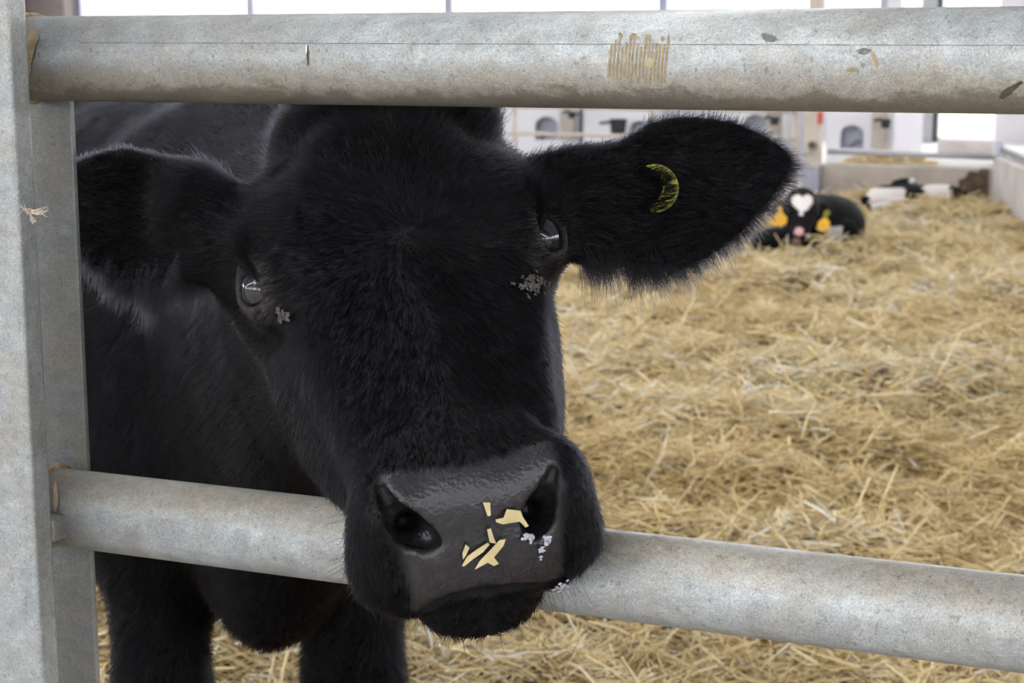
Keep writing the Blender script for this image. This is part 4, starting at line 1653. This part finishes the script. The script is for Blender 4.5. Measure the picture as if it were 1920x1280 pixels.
flake([(905, 941), (919, 942), (920, 966), (914, 967)], 'small pale flake highest on the black nose')
flake([(929, 973), (944, 970), (950, 954), (976, 957), (980, 968), (991, 985), (985, 988), (974, 977), (942, 982), (930, 978)], 'wide straw flake beside the right-hand nostril')
flake([(866, 1060), (876, 1042), (893, 1030), (914, 1017), (918, 1020), (906, 1034), (886, 1048), (870, 1061)], 'long dull yellow straw sliver on the black nose', .0010)
flake([(900, 1050), (916, 1034), (936, 1012), (948, 1010), (944, 1022), (926, 1044), (935, 1056), (926, 1060), (914, 1054), (890, 1067)], 'big cream straw flake lowest on the black nose', .0022)
flake([(913, 992), (920, 990), (926, 1008), (930, 1018), (918, 1016)], 'narrow cream flake standing above the big cream one', .003)
flake([(867, 1036), (873, 1020), (880, 1026), (874, 1040), (868, 1048)], 'tiny pointed flake at the left end of the yellow sliver', .0014)

# ------------------------------------------------------------------ calves lying in the straw
def patch_mat(name):
    t = NT(name)
    at = t.n('ShaderNodeAttribute', attribute_name='patch')
    c = t.mix(at.outputs['Color'], (0, 0, 0), (1, 1, 1))
    t.l(at.outputs['Color'], t.b.inputs['Base Color'])
    t.set(Roughness=.75)
    t.b.inputs['Specular IOR Level'].default_value = .12
    v = t.coord()
    t.bump(t.noise(90, 4, .6, v), .5, .006)
    return t.m


M_PATCH = patch_mat('piebald_coat')
BLK, WHT, PNK = np.array([.004, .004, .005]), np.array([.68, .63, .60]), np.array([.62, .36, .36])


def build_body(f, colour, parent, it=2):
    V, Q = f.mesh()
    V = smooth_mesh(V, Q, it)
    me = np_mesh('body', V, Q)
    c = colour(V)
    a = me.attributes.new('patch', 'FLOAT_COLOR', 'POINT')
    a.data.foreach_set('color', np.concatenate([c, np.ones((len(V), 1))], 1).astype(np.float32).ravel())
    return link_mesh('body', me, M_PATCH, parent, smooth=True)


def to_px(V):
    q = V - CAM
    d = q @ FWD
    return np.stack([960 + F * (q @ RIGHT) / d, 640 - F * (q @ UP) / d], -1), d


# nearer calf: head towards us, body behind it to the right
D1 = 8.5
cf = Field(np.arange(1.0, 2.35, .0095), np.arange(8.2, 9.75, .0095), np.arange(-.06, .50, .0095))
S = D1 / F                                           # metres per pixel there
hd_ = P(1504, 392, D1)
fr = -FWD
cf.ell(hd_, (31 * S, 36 * S, .10), np.stack([RIGHT, UP, FWD]), .03)
cf.ell(hd_ + UP * 24 * S + FWD * .03, (24 * S, 17 * S, .07), np.stack([RIGHT, UP, FWD]), .03)
cf.cone(hd_ - UP * 12 * S - FWD * .05, P(1499, 436, D1 - .13), 25 * S, 18 * S, .03)
cf.ell(P(1498, 440, D1 - .15), (20 * S, 17 * S, .05), np.stack([RIGHT, UP, FWD]), .02)
cf.ell(P(1496, 455, D1 - .11), (15 * S, 9 * S, .05), np.stack([RIGHT, UP, FWD]), .02)
for s, tip in ((-1, P(1448, 396, D1 + .02)), (1, P(1556, 398, D1 + .02))):
    rt = hd_ + RIGHT * s * 26 * S + UP * 4 * S + FWD * .03
    cf.cone(rt, rt + (tip - rt) * .55, .022, .036, .02)
    cf.cone(rt + (tip - rt) * .55, tip, .036, .010, .02)
cf.cone(hd_ + FWD * .06 - UP * 4 * S, P(1530, 408, D1 + .30), .085, .12, .06)
cf.ell(P(1540, 425, D1 + .50), (.20, .17, .34), np.stack([RIGHT, UP, FWD]), .06)
cf.ell(P(1562, 425, D1 + .62), (.155, .15, .36), np.stack([RIGHT, UP, FWD]), .06)
cf.ell(P(1462, 452, D1 + .22), (.15, .075, .13), np.stack([RIGHT, UP, FWD]), .05)
cf.cone(P(1535, 436, D1 + .1), P(1532, 458, D1 - .12), .055, .042, .03)      # folded foreleg
cf.cone(P(1560, 438, D1 + .20), P(1592, 428, D1 + .15), .045, .038, .03)       # hind leg beside it
cf.ell(P(1590, 430, D1 + .16), (.036, .036, .05), None, .02)


def col1(V):
    px, d = to_px(V)
    x, y = px[:, 0], px[:, 1]
    u, v = (x - 1504) / 23, (y - 384) / 20
    heart = ((u * u + v * v - .55) ** 3 + u * u * (v * 1.0) ** 3 * 1.0) < 0
    heart |= (np.abs(x - 1503) < 3.2) & (y > 388) & (y < 404)
    heart &= d < D1 + .02
    c = np.where(heart[:, None], WHT * 1.15, BLK)
    nose = (np.hypot((x - 1498) / 9, (y - 434) / 8) < 1) & (d < D1 - .09)
    c = np.where(nose[:, None], PNK, c)
    chin = (np.hypot((x - 1493) / 8, (y - 452) / 5) < 1) & (d < D1 - .05)
    c = np.where(chin[:, None], PNK * .55, c)
    wh = ((x > 1552) & (x < 1580) & (y > 424) & (d < D1 + .3)) | ((np.hypot((x - 1516) / 6, (y - 442) / 4) < 1) & (d < D1 - .02))
    c = np.where(wh[:, None], WHT, c)
    return c


calf = empty('calf', np.array([P(1510, 440, D1)[0], P(1510, 440, D1)[1], 0.0]), 'black calf with a white heart on its forehead, lying in the straw', 'calf', 'calves lying in the straw')
build_body(cf, col1, calf)


def tag_plate(pts, depth, parent, mat=M_YELLOW, name='ear_tag'):
    bm = bmesh.new()
    lo_ = [bm.verts.new(V3(P(x, y, depth))) for x, y in pts]
    hi_ = [bm.verts.new(V3(P(x, y, depth - .006))) for x, y in pts]
    m = len(pts)
    bm.faces.new(hi_); bm.faces.new(list(reversed(lo_)))
    for i in range(m):
        bm.faces.new((lo_[i], lo_[(i + 1) % m], hi_[(i + 1) % m], hi_[i]))
    bmesh.ops.recalc_face_normals(bm, faces=bm.faces)
    me_ = bpy.data.meshes.new(name); bm.to_mesh(me_); bm.free()
    return link_mesh(name, me_, mat, parent)


tag_plate([(1459, 386), (1465, 385), (1468, 400), (1476, 408), (1475, 419), (1468, 423), (1449, 423), (1444, 416), (1445, 409), (1456, 401)], D1 - .06, calf)['label'] = 'yellow ear tag on the left in view'
tag_plate([(1541, 410), (1550, 409), (1556, 416), (1555, 428), (1548, 434), (1536, 433), (1531, 428), (1534, 416)], D1 - .06, calf)['label'] = 'orange-yellow ear tag on the right in view'
tag_plate([(1546, 395), (1553, 393), (1557, 398), (1553, 404), (1548, 411), (1541, 411), (1543, 403)], D1 - .05, calf, M_OLIVE)['label'] = 'olive neck of the ear tag'
for ex_ in (1478, 1529):
    bm = bmesh.new()
    bmesh.ops.create_icosphere(bm, subdivisions=2, radius=.012, matrix=Matrix.Translation(V3(P(ex_, 398, D1 - .075))))
    me_ = bpy.data.meshes.new('eye'); bm.to_mesh(me_); bm.free()
    link_mesh('eye', me_, M_LASH, calf, smooth=True)

# farther calf: white with black patches, seen from the side
D2 = 10.75
S = D2 / F
p0 = P(1720, 372, D2)
cg = Field(np.arange(p0[0] - .60, p0[0] + .60, .0105), np.arange(p0[1] - .45, p0[1] + .45, .0105), np.arange(-.08, .42, .0105))
RU = np.stack([RIGHT, UP, FWD])
cg.ell(P(1722, 374, D2), (88 * S, 27 * S, .16), RU, .05)
cg.ell(P(1668, 373, D2), (46 * S, 26 * S, .15), RU, .05)
cg.ell(P(1770, 372, D2), (44 * S, 24 * S, .15), RU, .05)
cg.cone(P(1650, 374, D2 - .05), P(1624, 376, D2 - .08), .05, .035, .04)
cg.cone(P(1795, 376, D2 - .02), P(1832, 388, D2 - .03), .055, .03, .04)
cg.cone(P(1712, 364, D2 + .05), P(1698, 349, D2 + .10), .06, .045, .04)
cg.ell(P(1694, 344, D2 + .10), (24 * S, 9 * S, .045), RU, .03)
cg.cone(P(1690, 384, D2 - .16), P(1640, 388, D2 - .2), .03, .024, .03)


def col2(V):
    px, d = to_px(V)
    x, y = px[:, 0], px[:, 1]
    wig = 3 * np.sin(y * .45) + 2 * np.sin(x * .3)
    black = (x + wig < 1628) & (y > 366)
    black |= (x + wig > 1697) & (x + wig < 1731) & (y < 390)
    black |= (x + wig * .7 > 1781)
    black |= (y < 352) & (x < 1712) & ~(np.hypot((x - 1711) / 6, (y - 339) / 5) < 1)
    black |= (y > 376) & (x > 1671) & (x < 1700) & (y < 380)
    return np.where(black[:, None], BLK, WHT)


calf2 = empty('calf', np.array([p0[0], p0[1], 0.0]), 'white calf with black patches lying before the concrete curb wall', 'calf', 'calves lying in the straw')
build_body(cg, col2, calf2)
bm = bmesh.new()
bmesh.ops.create_icosphere(bm, subdivisions=2, radius=.022, matrix=Matrix.Translation(V3(P(1710, 340, D2 + .05))))
me_ = bpy.data.meshes.new('ear'); bm.to_mesh(me_); bm.free()
link_mesh('ear', me_, M_PLASTIC, calf2, smooth=True)['label'] = 'white ear tip'
